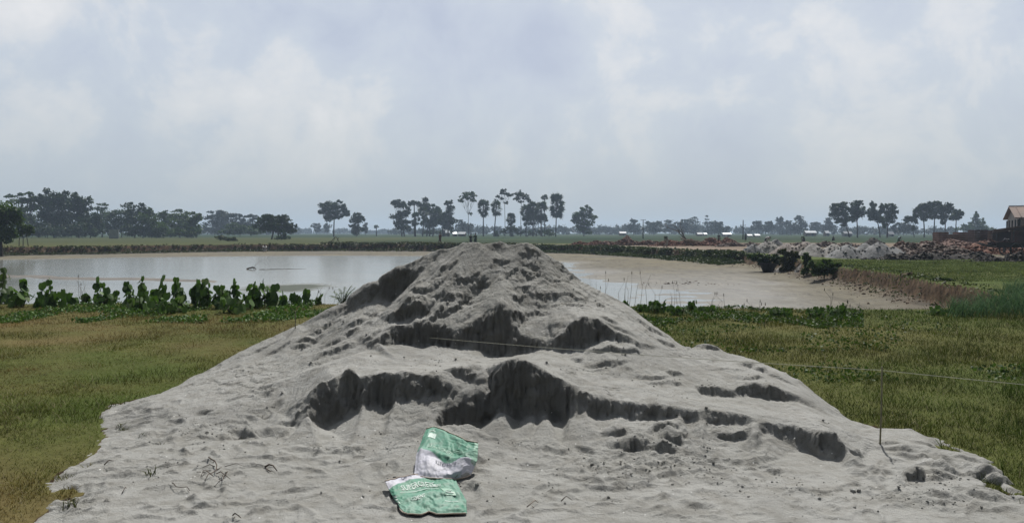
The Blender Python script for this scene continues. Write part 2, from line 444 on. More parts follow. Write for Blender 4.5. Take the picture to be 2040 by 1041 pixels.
def build_water():
    x0, x1, y0, y1 = -78, 20, 16, 108
    n = 60
    xs = np.linspace(x0, x1, n); ys = np.linspace(y0, y1, n)
    Y, X = np.meshgrid(ys, xs, indexing='ij')
    V = np.stack([X, Y, np.full_like(X, WATER_Z)], -1).reshape(-1, 3)
    i = np.arange(n * n).reshape(n, n)
    Q = np.stack([i[:-1, :-1], i[:-1, 1:], i[1:, 1:], i[1:, :-1]], -1).reshape(-1, 4)
    m, t, out = newmat('muddy_water')
    g = t.nodes.new('ShaderNodeNewGeometry'); P = g.outputs['Position']
    mp = N(t, 'ShaderNodeMapping'); L(t, P, mp.inputs['Vector']); mp.inputs['Scale'].default_value = (0.25, 1.0, 1.0)
    f = NOISE(t, mp.outputs[0], 0.35, 5, 0.6, 0.4)
    c = RAMP(t, f, [(0.35, (0.16, 0.175, 0.16)), (0.65, (0.23, 0.235, 0.215))])
    # a ragged oval patch, darker green-brown and rougher than the open water
    sp = N(t, 'ShaderNodeSeparateXYZ'); L(t, P, sp.inputs[0])
    wn = NOISE(t, P, 0.9, 4, 0.6)
    ex = MATH(t, 'DIVIDE', MATH(t, 'ADD', sp.outputs[0], 10.1), 2.1)
    ey = MATH(t, 'DIVIDE', MATH(t, 'SUBTRACT', sp.outputs[1], 35.8), 3.4)
    r2 = MATH(t, 'ADD', MATH(t, 'MULTIPLY', ex, ex), MATH(t, 'MULTIPLY', ey, ey))
    r2 = MATH(t, 'ADD', r2, MATH(t, 'MULTIPLY', MATH(t, 'SUBTRACT', wn, 0.5), 1.4))
    k = RAMP(t, r2, [(0.3, (1, 1, 1)), (1.0, (0, 0, 0))])
    c = MIX(t, k, c, (0.03, 0.04, 0.02))
    p = N(t, 'ShaderNodeBsdfPrincipled', Roughness=0.12, IOR=1.33)
    p.inputs['Specular IOR Level'].default_value = 0.5
    L(t, c, p.inputs['Base Color'])
    L(t, MATH(t, 'MULTIPLY_ADD', k, 0.55, 0.12), p.inputs['Roughness'])
    b = N(t, 'ShaderNodeBump', Strength=0.25, Distance=0.03)
    L(t, NOISE(t, mp.outputs[0], 5.0, 3, 0.5), b.inputs['Height']); L(t, b.outputs[0], p.inputs['Normal'])
    L(t, p.outputs[0], out.inputs['Surface'])
    o = link('pond_water', mesh_np('pond_water', V, Q), m); tag(o, kind='structure')
build_water()

# ------------------------------------------------------------------ the sand pile
RIDGE = [(215, 812, 7.35), (300, 793, 7.75), (400, 745, 8.6), (480, 705, 8.8), (545, 675, 8.95), (600, 650, 9), (650, 622, 9), (688, 606, 9), (699, 590, 9),
         (734, 567, 9), (751, 564, 9), (757, 555, 9), (796, 534, 9), (817, 528, 9), (850, 510, 9), (877, 501, 9), (903, 498, 9), (925, 489, 9), (946, 487, 9),
         (975, 489, 9), (1008, 491, 9), (1051, 492, 9), (1070, 500, 9), (1089, 512, 9), (1124, 534, 9), (1153, 561, 9), (1199, 586, 8.95), (1220, 602, 8.9), (1240, 606, 8.9), (1258, 618, 8.85),
         (1304, 657, 8.7), (1358, 693, 8.4), (1380, 705, 8.2), (1404, 697, 8.0), (1428, 701, 7.95), (1446, 708, 7.9), (1501, 723, 7.75), (1567, 751, 7.55), (1616, 781, 7.4),
         (1657, 815, 7.1), (1709, 846, 6.65), (1755, 855, 6.45), (1789, 855, 6.35), (1817, 853, 6.3), (1848, 869, 6.15), (1921, 900, 5.75), (1966, 922, 5.45), (1995, 955, 5.05), (2045, 1000, 4.68)]
WALLS = [  # (top polyline, bottom polyline) of the freshly dug faces
 ([(607, 843, 6.3), (618, 810, 6.4), (629, 784, 6.5), (663, 761, 6.6), (680, 752, 6.63), (693, 741, 6.65), (706, 750, 6.63), (718, 760, 6.6), (727, 766, 6.58), (764, 752, 6.6), (795, 751, 6.6), (819, 769, 6.55), (844, 758, 6.58), (869, 769, 6.5)],
  [(596, 862, 6.18), (606, 862, 6.2), (622, 864, 6.16), (647, 861, 6.2), (668, 850, 6.25), (693, 826, 6.35), (706, 826, 6.36), (718, 826, 6.36), (730, 826, 6.36), (746, 824, 6.36), (790, 830, 6.32), (815, 828, 6.32), (840, 800, 6.4), (869, 795, 6.4)]),
 ([(886, 822, 6.32), (905, 818, 6.34), (930, 815, 6.36), (968, 806, 6.4)], [(888, 866, 6.14), (905, 868, 6.16), (930, 868, 6.16), (966, 862, 6.17)]),
 ([(985, 775, 6.42), (991, 749, 6.45), (1001, 729, 6.45), (1014, 722, 6.47), (1027, 719, 6.48), (1046, 722, 6.46), (1063, 729, 6.45), (1077, 740, 6.43), (1089, 749, 6.4), (1109, 759, 6.4), (1125, 768, 6.37), (1138, 775, 6.35), (1158, 790, 6.3), (1190, 799, 6.28), (1220, 804, 6.26), (1252, 810, 6.23), (1286, 813, 6.2), (1320, 817, 6.17), (1351, 820, 6.15), (1400, 826, 6.1), (1430, 830, 6.08), (1460, 834, 6.05), (1519, 846, 5.95), (1588, 858, 5.86), (1612, 862, 5.78), (1640, 866, 5.62), (1668, 872, 5.58), (1690, 893, 5.52)],
  [(982, 830, 6.25), (991, 838, 6.24), (1001, 842, 6.24), (1014, 845, 6.24), (1027, 846, 6.24), (1046, 847, 6.23), (1063, 848, 6.22), (1077, 849, 6.22), (1089, 850, 6.2), (1109, 851, 6.2), (1125, 851, 6.18), (1138, 851, 6.18), (1158, 850, 6.17), (1190, 848, 6.15), (1220, 848, 6.13), (1252, 849, 6.11), (1286, 851, 6.08), (1320, 853, 6.06), (1351, 855, 6.04), (1400, 858, 5.98), (1430, 860, 5.95), (1460, 864, 5.92), (1519, 874, 5.83), (1588, 892, 5.72), (1615, 925, 5.5), (1645, 935, 5.43), (1672, 930, 5.45), (1688, 910, 5.53)]),
 ([(740, 692, 7.75), (780, 665, 7.9), (804, 660, 7.95), (825, 655, 8.0), (870, 658, 7.95), (905, 668, 7.85), (925, 658, 7.88), (946, 647, 7.9), (970, 632, 7.93), (992, 615, 7.95), (1000, 608, 7.98), (1006, 620, 7.95), (1012, 640, 7.93), (1035, 669, 7.85), (1060, 682, 7.8), (1100, 692, 7.7), (1115, 680, 7.7), (1140, 655, 7.75), (1160, 646, 7.77), (1185, 642, 7.77), (1200, 650, 7.75), (1215, 662, 7.7), (1250, 677, 7.65), (1275, 690, 7.6)],
  [(738, 703, 7.65), (775, 690, 7.72), (800, 690, 7.74), (822, 700, 7.72), (870, 703, 7.7), (905, 703, 7.68), (923, 702, 7.68), (940, 700, 7.7), (958, 710, 7.68), (975, 716, 7.68), (995, 717, 7.68), (1010, 717, 7.68), (1021, 717, 7.68), (1040, 714, 7.65), (1062, 710, 7.62), (1105, 705, 7.57), (1125, 704, 7.56), (1142, 692, 7.54), (1160, 700, 7.5), (1185, 692, 7.45), (1200, 680, 7.43), (1215, 686, 7.42), (1250, 692, 7.45), (1275, 704, 7.5)]),
 ([(661, 626, 8.88), (690, 612, 8.92), (703, 596, 8.93), (736, 573, 8.95), (756, 566, 8.95), (797, 541, 8.96), (812, 533, 8.97)],
  [(664, 642, 8.72), (690, 630, 8.75), (715, 618, 8.78), (753, 604, 8.8), (782, 606, 8.72), (804, 588, 8.78), (814, 550, 8.9)]),
 ([(1385, 776, 6.82), (1430, 780, 6.78), (1465, 784, 6.76), (1500, 768, 6.82), (1540, 776, 6.78), (1592, 796, 6.74)],
  [(1392, 794, 6.72), (1430, 800, 6.68), (1465, 800, 6.66), (1500, 797, 6.66), (1540, 808, 6.6), (1590, 808, 6.66)]),
 ([(782, 628, 8.18), (804, 615, 8.22), (842, 618, 8.22)], [(780, 650, 8.08), (804, 653, 8.08), (838, 648, 8.12)]),
]
CREST = [(1150, 778, 6.5), (1171, 779, 6.45), (1220, 792, 6.4), (1286, 801, 6.34), (1351, 808, 6.28), (1400, 815, 6.23), (1460, 823, 6.18), (1519, 833, 6.08), (1588, 845, 5.98), (1623, 848, 5.95)]
INNER = [(640, 700, 8.3), (700, 678, 8.1), (753, 640, 8.35), (700, 645, 8.55), (560, 720, 8.1), (480, 740, 7.95), (420, 770, 7.6), (450, 800, 7.1), (520, 785, 7.1), (560, 830, 6.62), (600, 750, 7.25),
         (650, 735, 7.1), (560, 760, 7.4), (700, 715, 7.3), (720, 735, 7.05), (800, 730, 7.15), (870, 735, 7.1), (940, 725, 7.3), (1000, 718, 7.8), (885, 768, 6.55), (920, 745, 6.75), (942, 738, 6.8), (965, 745, 6.72), (978, 775, 6.5),
         (900, 795, 6.43), (860, 850, 6.1), (1110, 610, 8.35), (1100, 560, 8.7), (1000, 550, 8.6), (900, 560, 8.55), (870, 612, 8.3), (930, 610, 8.3), (1060, 640, 8.15), (1180, 615, 8.35), (1240, 640, 8.25), (850, 545, 8.8), (1000, 512, 8.88),
         (1320, 700, 7.8), (1340, 740, 7.25), (1280, 765, 6.95), (1200, 760, 6.95), (1400, 755, 7.15), (1450, 765, 7.05), (1520, 755, 7.15), (1590, 790, 6.9), (1640, 830, 6.5), (1400, 803, 6.5), (1520, 815, 6.4), (1600, 820, 6.4),
         (1700, 870, 6.1), (1753, 885, 5.95), (1800, 880, 5.98), (1850, 895, 5.82), (1730, 920, 5.6), (1850, 930, 5.42), (1930, 940, 5.3)]
FOOT = [(330, 850), (420, 868), (500, 882), (560, 893), (640, 900), (700, 897), (760, 894), (820, 892), (880, 890), (940, 890), (1000, 897), (1050, 905), (1120, 907), (1200, 915), (1300, 925), (1400, 930), (1500, 938), (1600, 950), (1700, 957), (1780, 962), (1880, 975)]
SAND_EDGE = [(215, 806), (198, 828), (212, 868), (190, 895), (135, 935), (88, 962), (125, 992), (60, 1045), (-60, 1150), (-200, 1400)]

def build_sand():
    pts = []
    def add(p): pts.append((p[0], p[1], p[2])); return len(pts) - 1
    edges = []
    def poly(pl, off=(0, 0, 0)):
        ids = [add(at(*p)) for p in pl]
        for a, b in zip(ids[:-1], ids[1:]): edges.append((a, b))
        return ids
    rid = poly(RIDGE)
    for k, (top, bot) in enumerate(WALLS):
        tp = sorted((p[0], p[2]) for p in top)
        def foot(p):
            dt = float(np.interp(p[0], [q[0] for q in tp], [q[1] for q in tp]))
            zt = float(np.interp(p[0], [q[0] for q in tz], [q[1] for q in tz]))
            drop = max(0.03, zt - at(p[0], p[1], dt)[2])
            return (p[0], p[1], max(p[2], dt - 0.10) if k == 4 else dt - min(0.19, 0.40 * drop))
        tz = sorted((p[0], at(*p)[2]) for p in top)
        b2 = [foot(p) for p in bot]
        if k == 2: b2 = [(p[0], p[1] - (4 if 1150 < p[0] < 1600 else 0), p[2]) for p in b2]
        # talus fans spill up against the foot of the face
        b3 = []
        for a, b in zip(b2[:-1], b2[1:]):
            b3.append(a)
            L_ = b[0] - a[0]
            nseg = int(abs(L_) // 13)
            for q in range(1, nseg + 1):
                f = q / (nseg + 1)
                b3.append(tuple(a[j] * (1 - f) + b[j] * f for j in range(3)))
        b3.append(b2[-1])
        if k in (0, 2, 3):
            hgt = (38, 0, 34, 14)[k]
            b3 = [(p[0], p[1] - hgt * max(0, float(fbm(p[0] * 0.034 + k * 3.1, 0.5 + k, 3, 140 + k, 0.6)) * 1.6 - 0.02) * (1 if 0 < i < len(b3) - 1 else 0), p[2]) for i, p in enumerate(b3)]
        poly(top); poly(b3)
    poly(CREST)
    for p in INNER: add(at(*p))
    for p in FOOT: add(gnd(*p, z=0.005))
    for px, z, d in ((1027, .42, 6.85), (1065, .42, 6.8), (1000, .41, 6.85), (1100, .40, 6.75), (1150, .36, 6.7), (960, .41, 7.0), (695, .385, 6.85), (870, .14, 5.9), (945, .135, 5.88), (832, .08, 5.78), (985, .08, 5.8), (890, .075, 5.5), (915, .035, 5.25)):
        a = at(px, 600, d); add((a[0], d, z))
    # back slope
    for p in RIDGE[::2]:
        a = at(*p); z = max(a[2], 0)
        add((a[0] * (1.0 + 0.10 * (z > 0.3)), a[1] + 0.35 + 1.75 * z, -0.08))
    for p in SAND_EDGE: add(gnd(*p, z=0.0))
    for x in np.linspace(-5.5, 6.5, 13): add((x, 2.4, 0.0))
    for x in np.linspace(-5.5, 6.5, 7): add((x, 13.2, -0.15))
    for y in (4, 6, 8, 10): add((-5.5, y, -0.1)); add((6.5, y, -0.1))
    for px, py in ((700, 960), (1100, 980), (1500, 1000), (300, 940), (1000, 1030), (1800, 1020)): add(gnd(px, py, 0.0))
    P = np.array(pts)
    res = delaunay_2d_cdt([Vector((p[0], p[1])) for p in pts], edges, [], 0, 1e-5)
    vco, _, faces, vorig = res[0], res[1], res[2], res[3]
    zv = np.zeros(len(vco))
    for i, og in enumerate(vorig):
        if og: zv[i] = P[og[0], 2]
        else:
            dd = (P[:, 0] - vco[i][0]) ** 2 + (P[:, 1] - vco[i][1]) ** 2
            k = np.argsort(dd)[:2]; wgt = 1 / (dd[k] + 1e-9); zv[i] = (P[k, 2] * wgt).sum() / wgt.sum()
    H = 0.0092
    xs = np.arange(-4.9, 5.9, H); ys = np.arange(2.6, 12.2, H * 1.15)
    dx, dy = xs[1] - xs[0], ys[1] - ys[0]
    Z0 = np.full((len(ys), len(xs)), -0.1)
    for f in faces:
        (ax, ay), (bx, by), (cx_, cy_) = [tuple(vco[i]) for i in f[:3]]
        za, zb, zc = zv[f[0]], zv[f[1]], zv[f[2]]
        i0 = max(0, int((min(ax, bx, cx_) - xs[0]) / dx)); i1 = min(len(xs), int((max(ax, bx, cx_) - xs[0]) / dx) + 2)
        j0 = max(0, int((min(ay, by, cy_) - ys[0]) / dy)); j1 = min(len(ys), int((max(ay, by, cy_) - ys[0]) / dy) + 2)
        if i1 <= i0 or j1 <= j0: continue
        det = (by - cy_) * (ax - cx_) + (cx_ - bx) * (ay - cy_)
        if abs(det) < 1e-12: continue
        gx, gy = np.meshgrid(xs[i0:i1], ys[j0:j1])
        l1 = ((by - cy_) * (gx - cx_) + (cx_ - bx) * (gy - cy_)) / det
        l2 = ((cy_ - ay) * (gx - cx_) + (ax - cx_) * (gy - cy_)) / det
        l3 = 1 - l1 - l2
        m = (l1 > -1e-6) & (l2 > -1e-6) & (l3 > -1e-6)
        sub = Z0[j0:j1, i0:i1]; sub[m] = (l1 * za + l2 * zb + l3 * zc)[m]
    def blur(a, r):
        k = 2 * r + 1
        for ax in (0, 1):
            c = np.cumsum(np.pad(a, [(r + 1, r) if i == ax else (0, 0) for i in (0, 1)], mode='edge'), axis=ax)
            n = a.shape[ax]
            a = (np.take(c, np.arange(k, k + n), ax) - np.take(c, np.arange(0, n), ax)) / k
        return a
    Z0 = blur(blur(Z0, 1), 1)
    X, Y = np.meshgrid(xs, ys)
    # ragged edges: sample the surface through a small warp
    onpile = sstep(0.03, 0.16, Z0)
    wx = (0.042 * fbm(X * 6, Y * 6, 6, 1, 0.68)) * onpile
    wy = (0.055 * fbm(X * 9, Y * 4.0, 6, 2, 0.70) + 0.035 * fbm(X * 11, Y * 1.0, 4, 56, .6) - 0.022 * np.clip(1 - 3 * np.abs(fbm(X * 4.0, Y * 0.8, 3, 57)), 0, 1) + 0.02 * fbm(X * 34, Y * 7, 2, 55)) * onpile
    sl0 = sstep(0.75, 1.4, np.hypot(*np.gradient(Z0, dy, dx)))
    nw = np.clip(blur(blur(sl0, 9), 9) * 3.2, 0, 1)
    calm = 0.30 + 0.70 * nw
    wx *= calm; wy *= calm
    nearridge = 1 - sstep(8.4, 8.8, Y) * 0.6
    wx *= nearridge; wy *= nearridge
    fi = np.clip((X + wx - xs[0]) / dx, 0, len(xs) - 1.001); fj = np.clip((Y + wy - ys[0]) / dy, 0, len(ys) - 1.001)
    ii = fi.astype(int); jj = fj.astype(int); a = fi - ii; b = fj - jj
    Z = (Z0[jj, ii] * (1 - a) + Z0[jj, ii + 1] * a) * (1 - b) + (Z0[jj + 1, ii] * (1 - a) + Z0[jj + 1, ii + 1] * a) * b
    slope = np.hypot(*np.gradient(Z, dy, dx))
    wallm = sstep(0.9, 2.2, blur(slope, 1))
    # dig-marks and broken lips
    def lip(px, py, wdt, h, ang=0.0, length=0.16):
        # find the surface along the pixel's ray
        for d in np.arange(4.5, 9.1, 0.02):
            p = at(px, py, d)
            i = int((p[0] - xs[0]) / dx); j = int((p[1] - ys[0]) / dy)
            if 0 <= i < len(xs) and 0 <= j < len(ys) and Z[j, i] >= p[2]: break
        xc, yc = p[0], p[1]
        if py < 610: h *= 0.75; length *= .8
        r = max(wdt * 1.6, length * 3)
        i0, i1 = max(0, int((xc - r - xs[0]) / dx)), min(len(xs), int((xc + r - xs[0]) / dx))
        j0, j1 = max(0, int((yc - r - ys[0]) / dy)), min(len(ys), int((yc + r - ys[0]) / dy))
        x = X[j0:j1, i0:i1] - xc; y = Y[j0:j1, i0:i1] - yc
        ca, sa = math.cos(ang), math.sin(ang)
        u = x * ca + y * sa; v = -(-x * sa + y * ca)
        v = v + 0.075 * fbm((x + xc) * 11, (y + yc) * 8, 5, 91, 0.66) + 0.25 * wdt * (u / wdt) ** 2
        lat = np.exp(-(np.abs(u) / wdt) ** 3)
        prof = np.where(v < 0, np.exp(-np.abs(v / length) ** 1.3), 1 - sstep(0, 0.04, v))
        under = -0.18 * np.exp(-((v - 0.05) / 0.04) ** 2)
        Z[j0:j1, i0:i1] += 0.68 * h * lat * (prof + under)
    A = 0.5
    for a_ in [(925, 566, .12, .05), (850, 590, .22, .06, .3), (868, 602, .1, .05), (1000, 530, .1, .05), (905, 527, .16, .045, .8), (880, 550, .12, .05, .9), (958, 560, .1, .04, -.4), (965, 572, .08, .03), (1030, 600, .10, .06, .4),
               (1050, 560, .16, .03, .9), (1070, 540, .12, .03, .9), (1060, 505, .14, .035), (1048, 515, .08, .04), (990, 500, .08, .04), (1000, 506, .05, .03), (1150, 590, .22, .03, -.5), (1185, 600, .2, .03, -.5), (1100, 600, .06, .03),
               (640, 668, .16, .06, .7), (712, 652, .10, .07, .6), (620, 690, .14, .07, .5), (600, 698, .10, .06, .3), (672, 690, .16, .06, .8), (700, 668, .12, .05, .7), (560, 700, .14, .04, .6), (655, 715, .12, .05, .6), (690, 700, .12, .05, .7), (745, 675, .12, .05, .8),
               (765, 690, .14, .05, .3), (800, 680, .16, .05, .2), (840, 690, .10, .05), (830, 640, .14, .05, .7), (870, 640, .2, .06, .8), (900, 625, .16, .06, .9), (890, 600, .12, .05, .8), (920, 600, .12, .06, .6), (860, 665, .1, .05, .6), (930, 640, .1, .04, .7), (815, 600, .1, .06, .9), (835, 570, .1, .05, .9),
               (1160, 660, .1, .06, .5), (1215, 650, .08, .05), (1235, 665, .14, .04, -.2), (1300, 665, .10, .06, -.8), (1280, 650, .08, .04, -.8), (1325, 690, .10, .04, -.4), (1245, 710, .16, .05), (1130, 700, .10, .06, .4), (1150, 725, .06, .04), (1200, 710, .12, .05, -.2), (1215, 735, .18, .05, .05),
               (1300, 766, .14, .045), (1345, 755, .07, .05, .3), (1310, 775, .10, .03), (1350, 775, .05, .04, .4), (1250, 742, .05, .02), (1410, 700, .14, .05, -.2), (1500, 760, .10, .05, .2), (1450, 745, .2, .02), (1490, 735, .06, .05), (1515, 742, .06, .05), (1555, 762, .12, .03, -.4),
               (1200, 760, .06, .02), (820, 790, .06, .05, .5), (862, 775, .09, .05, .2), (895, 785, .1, .06, .1), (930, 765, .1, .06, -.2), (960, 770, .06, .05, .2), (915, 750, .12, .05), (700, 770, .05, .04), (640, 800, .07, .05, .9), (585, 850, .12, .05, .9), (570, 868, .08, .04, .9),
               (1230, 875, .12, .05, .4), (1250, 900, .14, .05), (1330, 870, .12, .07, .3), (1345, 890, .10, .06, .2), (1300, 905, .16, .04), (1275, 895, .1, .05), (1475, 880, .08, .07, .1), (1440, 880, .06, .05), (1500, 945, .08, .04), (1545, 950, .05, .04), (1120, 912, .04, .04), (1340, 905, .06, .05),
               (1820, 962, .12, .07, .5), (1850, 965, .12, .05, -.2), (1890, 960, .14, .06, .2), (1930, 965, .16, .07, -.15), (1965, 972, .14, .05, -.4), (1790, 905, .16, .04, -.6), (1830, 920, .18, .04, -.6), (1870, 935, .14, .04, -.5), (1770, 890, .08, .03, -.6), (1775, 925, .08, .03, -.6),
               (1600, 930, .05, .02), (1850, 890, .1, .03), (1925, 915, .08, .04), (1985, 1000, .16, .05), (1860, 1010, .14, .03), (1300, 940, .22, .03), (1370, 950, .2, .03), (1200, 945, .12, .025), (1620, 990, .2, .025), (1450, 975, .16, .02), (1100, 990, .2, .02), (1230, 985, .2, .03),
               (410, 828, .07, .04), (425, 832, .05, .03), (400, 880, .1, .03), (470, 880, .12, .025), (500, 870, .1, .02), (690, 910, .14, .03), (610, 915, .14, .03), (560, 925, .08, .03), (660, 930, .1, .02), (520, 705, .2, .03, .5), (450, 745, .2, .02), (530, 790, .16, .02, .5), (480, 800, .14, .02, .4)]:
        lip(*a_)
    # fine relief
    onp = sstep(0.02, 0.12, Z)
    far_down = 0.5 + 0.5 * fbm(X * 1.2, Y * 1.2, 3, 61)
    Z += onp * (0.016 * fbm(X * 3, Y * 2.2, 5, 62, 0.6) * (0.15 + far_down) * calm + 0.006 * fbm(X * 22, Y * 9, 4, 63, 0.65))
    rough = np.clip(sstep(0.45, 0.75, 0.5 + 0.5 * fbm(X * 1.5 + 3, Y * 1.5, 4, 64)) + 0.15, 0, 1)
    Z += 0.012 * rough * np.maximum(0, fbm(X * 16, Y * 13, 4, 65, 0.6))
    Z += (1 - onp) * (0.012 * fbm(X * 2.2, Y * 3.0, 4, 66) + 0.005 * fbm(X * 11, Y * 16, 3, 67))
    Z += wallm * 0.018 * fbm(X * 26, Y * 4, 3, 68)
    # small broken lips running along the contours, facing down the slope
    for (step, amp, sd_, thr) in ((0.150, 0.030, 301, 0.22), (0.075, 0.014, 311, 0.16), (0.033, 0.007, 321, 0.05)):
        ph = Z / step + 1.5 * fbm(X * 2.6, Y * 2.6, 5, sd_, 0.62) + 0.35 * fbm(X * 14, Y * 14, 3, sd_ + 1, 0.6)
        fr = ph - np.floor(ph)
        saw = 1 - fr; saw = np.where(fr < 0.05, fr / 0.05, saw / 0.95)
        pmk = sstep(thr, thr + 0.3, fbm(X * 1.15 + sd_, Y * 1.3, 4, sd_ + 2, 0.55)) * sstep(0.04, 0.14, Z)
        Z += amp * (saw - 0.5) * pmk
    # slip scallops on the smooth faces
    rid = 1 - np.abs(fbm(X * 1.8 + 0.4 * Y, Y * 1.1, 4, 71, 0.55)) * 2.4
    Z += onp * 0.012 * np.clip(rid, 0, 1)
    # runnels fanning out down the flanks
    th = np.arctan2(X - 0.05, 9.6 - Y); rr = np.hypot(X - 0.05, 9.6 - Y)
    run = fbm(th * 26 + 0.6 * fbm(X * 2, Y * 2, 2, 72), rr * 1.3, 4, 73, 0.62)
    pm = sstep(-0.05, 0.35, fbm(X * 1.3 + 9, Y * 1.1, 3, 74))
    Z += onp * 0.015 * run * pm * sstep(6.4, 7.2, Y)
    # footprints and dimples in the trodden apron
    CLOD = np.zeros_like(Z)
    def stamp(xc, yc, rx, ry, ang, h, rim=0.0, clod=False):
        r = max(rx, ry) * 2.2
        i0, i1 = max(0, int((xc - r - xs[0]) / dx)), min(len(xs), int((xc + r - xs[0]) / dx) + 1)
        j0, j1 = max(0, int((yc - r - ys[0]) / dy)), min(len(ys), int((yc + r - ys[0]) / dy) + 1)
        if i1 <= i0 or j1 <= j0: return
        x = X[j0:j1, i0:i1] - xc; y = Y[j0:j1, i0:i1] - yc
        ca, sa = math.cos(ang), math.sin(ang)
        q = np.sqrt(((x * ca + y * sa) / rx) ** 2 + ((-x * sa + y * ca) / ry) ** 2)
        if clod:
            C = CLOD[j0:j1, i0:i1]; np.maximum(C, h * np.sqrt(np.clip(1 - q * q, 0, 1)), out=C); return
        Z[j0:j1, i0:i1] += h * np.exp(-(q ** 2.6)) + rim * np.exp(-((q - 1.35) / 0.3) ** 2)
    for k in range(320):
        px = random.uniform(120, 2040); py = random.uniform(905, 1060)
        if random.random() < 0.3: px, py = random.uniform(230, 560), random.uniform(820, 1040)
        g = gnd(px, py)
        s = random.uniform(0.7, 1.25)
        stamp(g[0], g[1], 0.055 * s, 0.115 * s, random.uniform(0, 3.14), -random.uniform(0.010, 0.030), random.uniform(0.003, 0.012))
    # clods and crumbs, in clusters below the dug faces
    def ray_surf(px, py):
        for d in np.arange(4.3, 9.1, 0.03):
            p = at(px, py, d)
            i = int((p[0] - xs[0]) / dx); j = int((p[1] - ys[0]) / dy)
            if 0 <= i < len(xs) and 0 <= j < len(ys) and Z[j, i] >= p[2]: return p[0], p[1]
        return p[0], p[1]
    crumb = np.zeros_like(Z)
    CL = [(1340, 900, 110, 45, 240), (1290, 935, 160, 30, 260), (1180, 945, 120, 22, 110), (1460, 960, 140, 25, 130), (1600, 985, 160, 25, 120), (430, 870, 110, 35, 200), (720, 905, 200, 30, 150), (760, 880, 90, 25, 70), (640, 715, 110, 25, 130), (860, 725, 130, 15, 120),
          (690, 660, 60, 25, 60), (900, 620, 120, 50, 160), (1150, 600, 90, 40, 160), (1080, 530, 70, 25, 90), (1230, 730, 120, 30, 120), (1350, 780, 100, 25, 90), (1500, 770, 100, 25, 90), (1900, 970, 120, 30, 120), (1850, 1010, 180, 25, 120), (520, 830, 120, 40, 120),
          (1000, 985, 500, 50, 180), (350, 950, 200, 60, 160), (1050, 900, 120, 25, 70), (960, 745, 90, 20, 80), (1400, 850, 200, 12, 60), (480, 740, 120, 25, 90)]
    clods = []
    for (cx0, cy0, sx, sy, n) in CL:
        for k in range(int(n * 0.38)):
            px = random.gauss(cx0, sx * 0.5); py = random.gauss(cy0, sy * 0.5)
            x, y = ray_surf(px, py)
            s = random.choice((0.004, 0.004, 0.005, 0.005, 0.006, 0.007, 0.009)) * random.uniform(0.8, 1.2)
            if random.random() < 0.02: s = random.uniform(0.012, 0.019)
            clods.append((x, y, s))
            if s > 0.012: stamp(x, y, s * 1.9, s * 1.5, random.uniform(0, 3), s * 0.55, clod=True)
    Z += CLOD
    for (a_, b_, rx, ry) in ((1330, 905, .75, .3), (1240, 940, .7, .25), (1850, 1000, .6, .2), (430, 865, .4, .25), (1000, 900, .3, .12), (720, 905, .6, .15)):
        g = gnd(a_, b_); mk = np.exp(-(((X - g[0]) / rx) ** 2 + ((Y - g[1]) / ry) ** 2))
        Z += mk * (0.045 * np.maximum(0, fbm(X * 9, Y * 9, 5, 501, .62)) + 0.02 * (1 - np.abs(fbm(X * 5, Y * 6, 4, 502)) * 3).clip(0, 1))
    # limit of the sand: thins out to nothing at a ragged edge
    ez = [gnd(*p) for p in SAND_EDGE]
    poly_ = [(p[0], p[1]) for p in ez] + [(6, 2), (6.2, 3.4)]
    for p in RIDGE[::-1]:
        a = at(*p)
        if p[0] > 1640: poly_.append((a[0] + 0.03, a[1] + 0.1))
    poly_ += [(5.0, 12.1), (-4.5, 12.1)]
    for p in [(400, 745, 8.6), (300, 793, 7.75)]:
        a = at(*p); poly_.append((a[0] - 0.02, a[1] + 0.1 + 0.3 * max(0, a[2])))
    best = np.full(X.shape, 1e9, np.float32); inside = np.zeros(X.shape, bool)
    for i in range(len(poly_)):
        x0, y0 = poly_[i]; x1, y1 = poly_[(i + 1) % len(poly_)]
        ddx, ddy = x1 - x0, y1 - y0
        t = np.clip(((X - x0) * ddx + (Y - y0) * ddy) / (ddx ** 2 + ddy ** 2 + 1e-9), 0, 1)
        best = np.minimum(best, np.hypot(X - x0 - t * ddx, Y - y0 - t * ddy))
        cond = ((y0 > Y) != (y1 > Y)); inside ^= cond & (X < (x1 - x0) * (Y - y0) / (y1 - y0 + 1e-12) + x0)
    sdm = np.where(inside, best, -best) + 0.07 * fbm(X * 3.2, Y * 3.2, 5, 81, 0.65) + 0.03 * fbm(X * 20, Y * 20, 2, 82)
    Z = np.where((sdm > 0.12) & (Y < 6.6 - 0.25 * np.abs(X)), np.maximum(Z, 0.008 * fbm(X * 6, Y * 6, 3, 84) - 0.004), Z)
    Z = Z + 0.028 * sstep(0, 0.35, sdm) - 0.16 * (1 - sstep(-0.25, 0.02, sdm))
    # dampness: cut faces, the undersides of lips, and broad patches
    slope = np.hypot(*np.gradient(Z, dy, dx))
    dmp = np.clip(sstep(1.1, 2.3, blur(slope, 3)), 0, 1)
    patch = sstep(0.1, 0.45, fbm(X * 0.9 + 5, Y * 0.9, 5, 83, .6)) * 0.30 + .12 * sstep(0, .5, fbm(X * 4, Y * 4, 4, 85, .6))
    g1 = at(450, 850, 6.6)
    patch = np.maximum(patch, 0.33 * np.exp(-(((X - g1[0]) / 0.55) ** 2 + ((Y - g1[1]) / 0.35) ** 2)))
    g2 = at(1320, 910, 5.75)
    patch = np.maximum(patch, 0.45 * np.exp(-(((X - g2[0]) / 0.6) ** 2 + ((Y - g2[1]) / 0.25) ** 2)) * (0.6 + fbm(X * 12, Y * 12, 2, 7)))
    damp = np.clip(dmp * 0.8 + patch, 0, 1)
    nr, nc = Z.shape
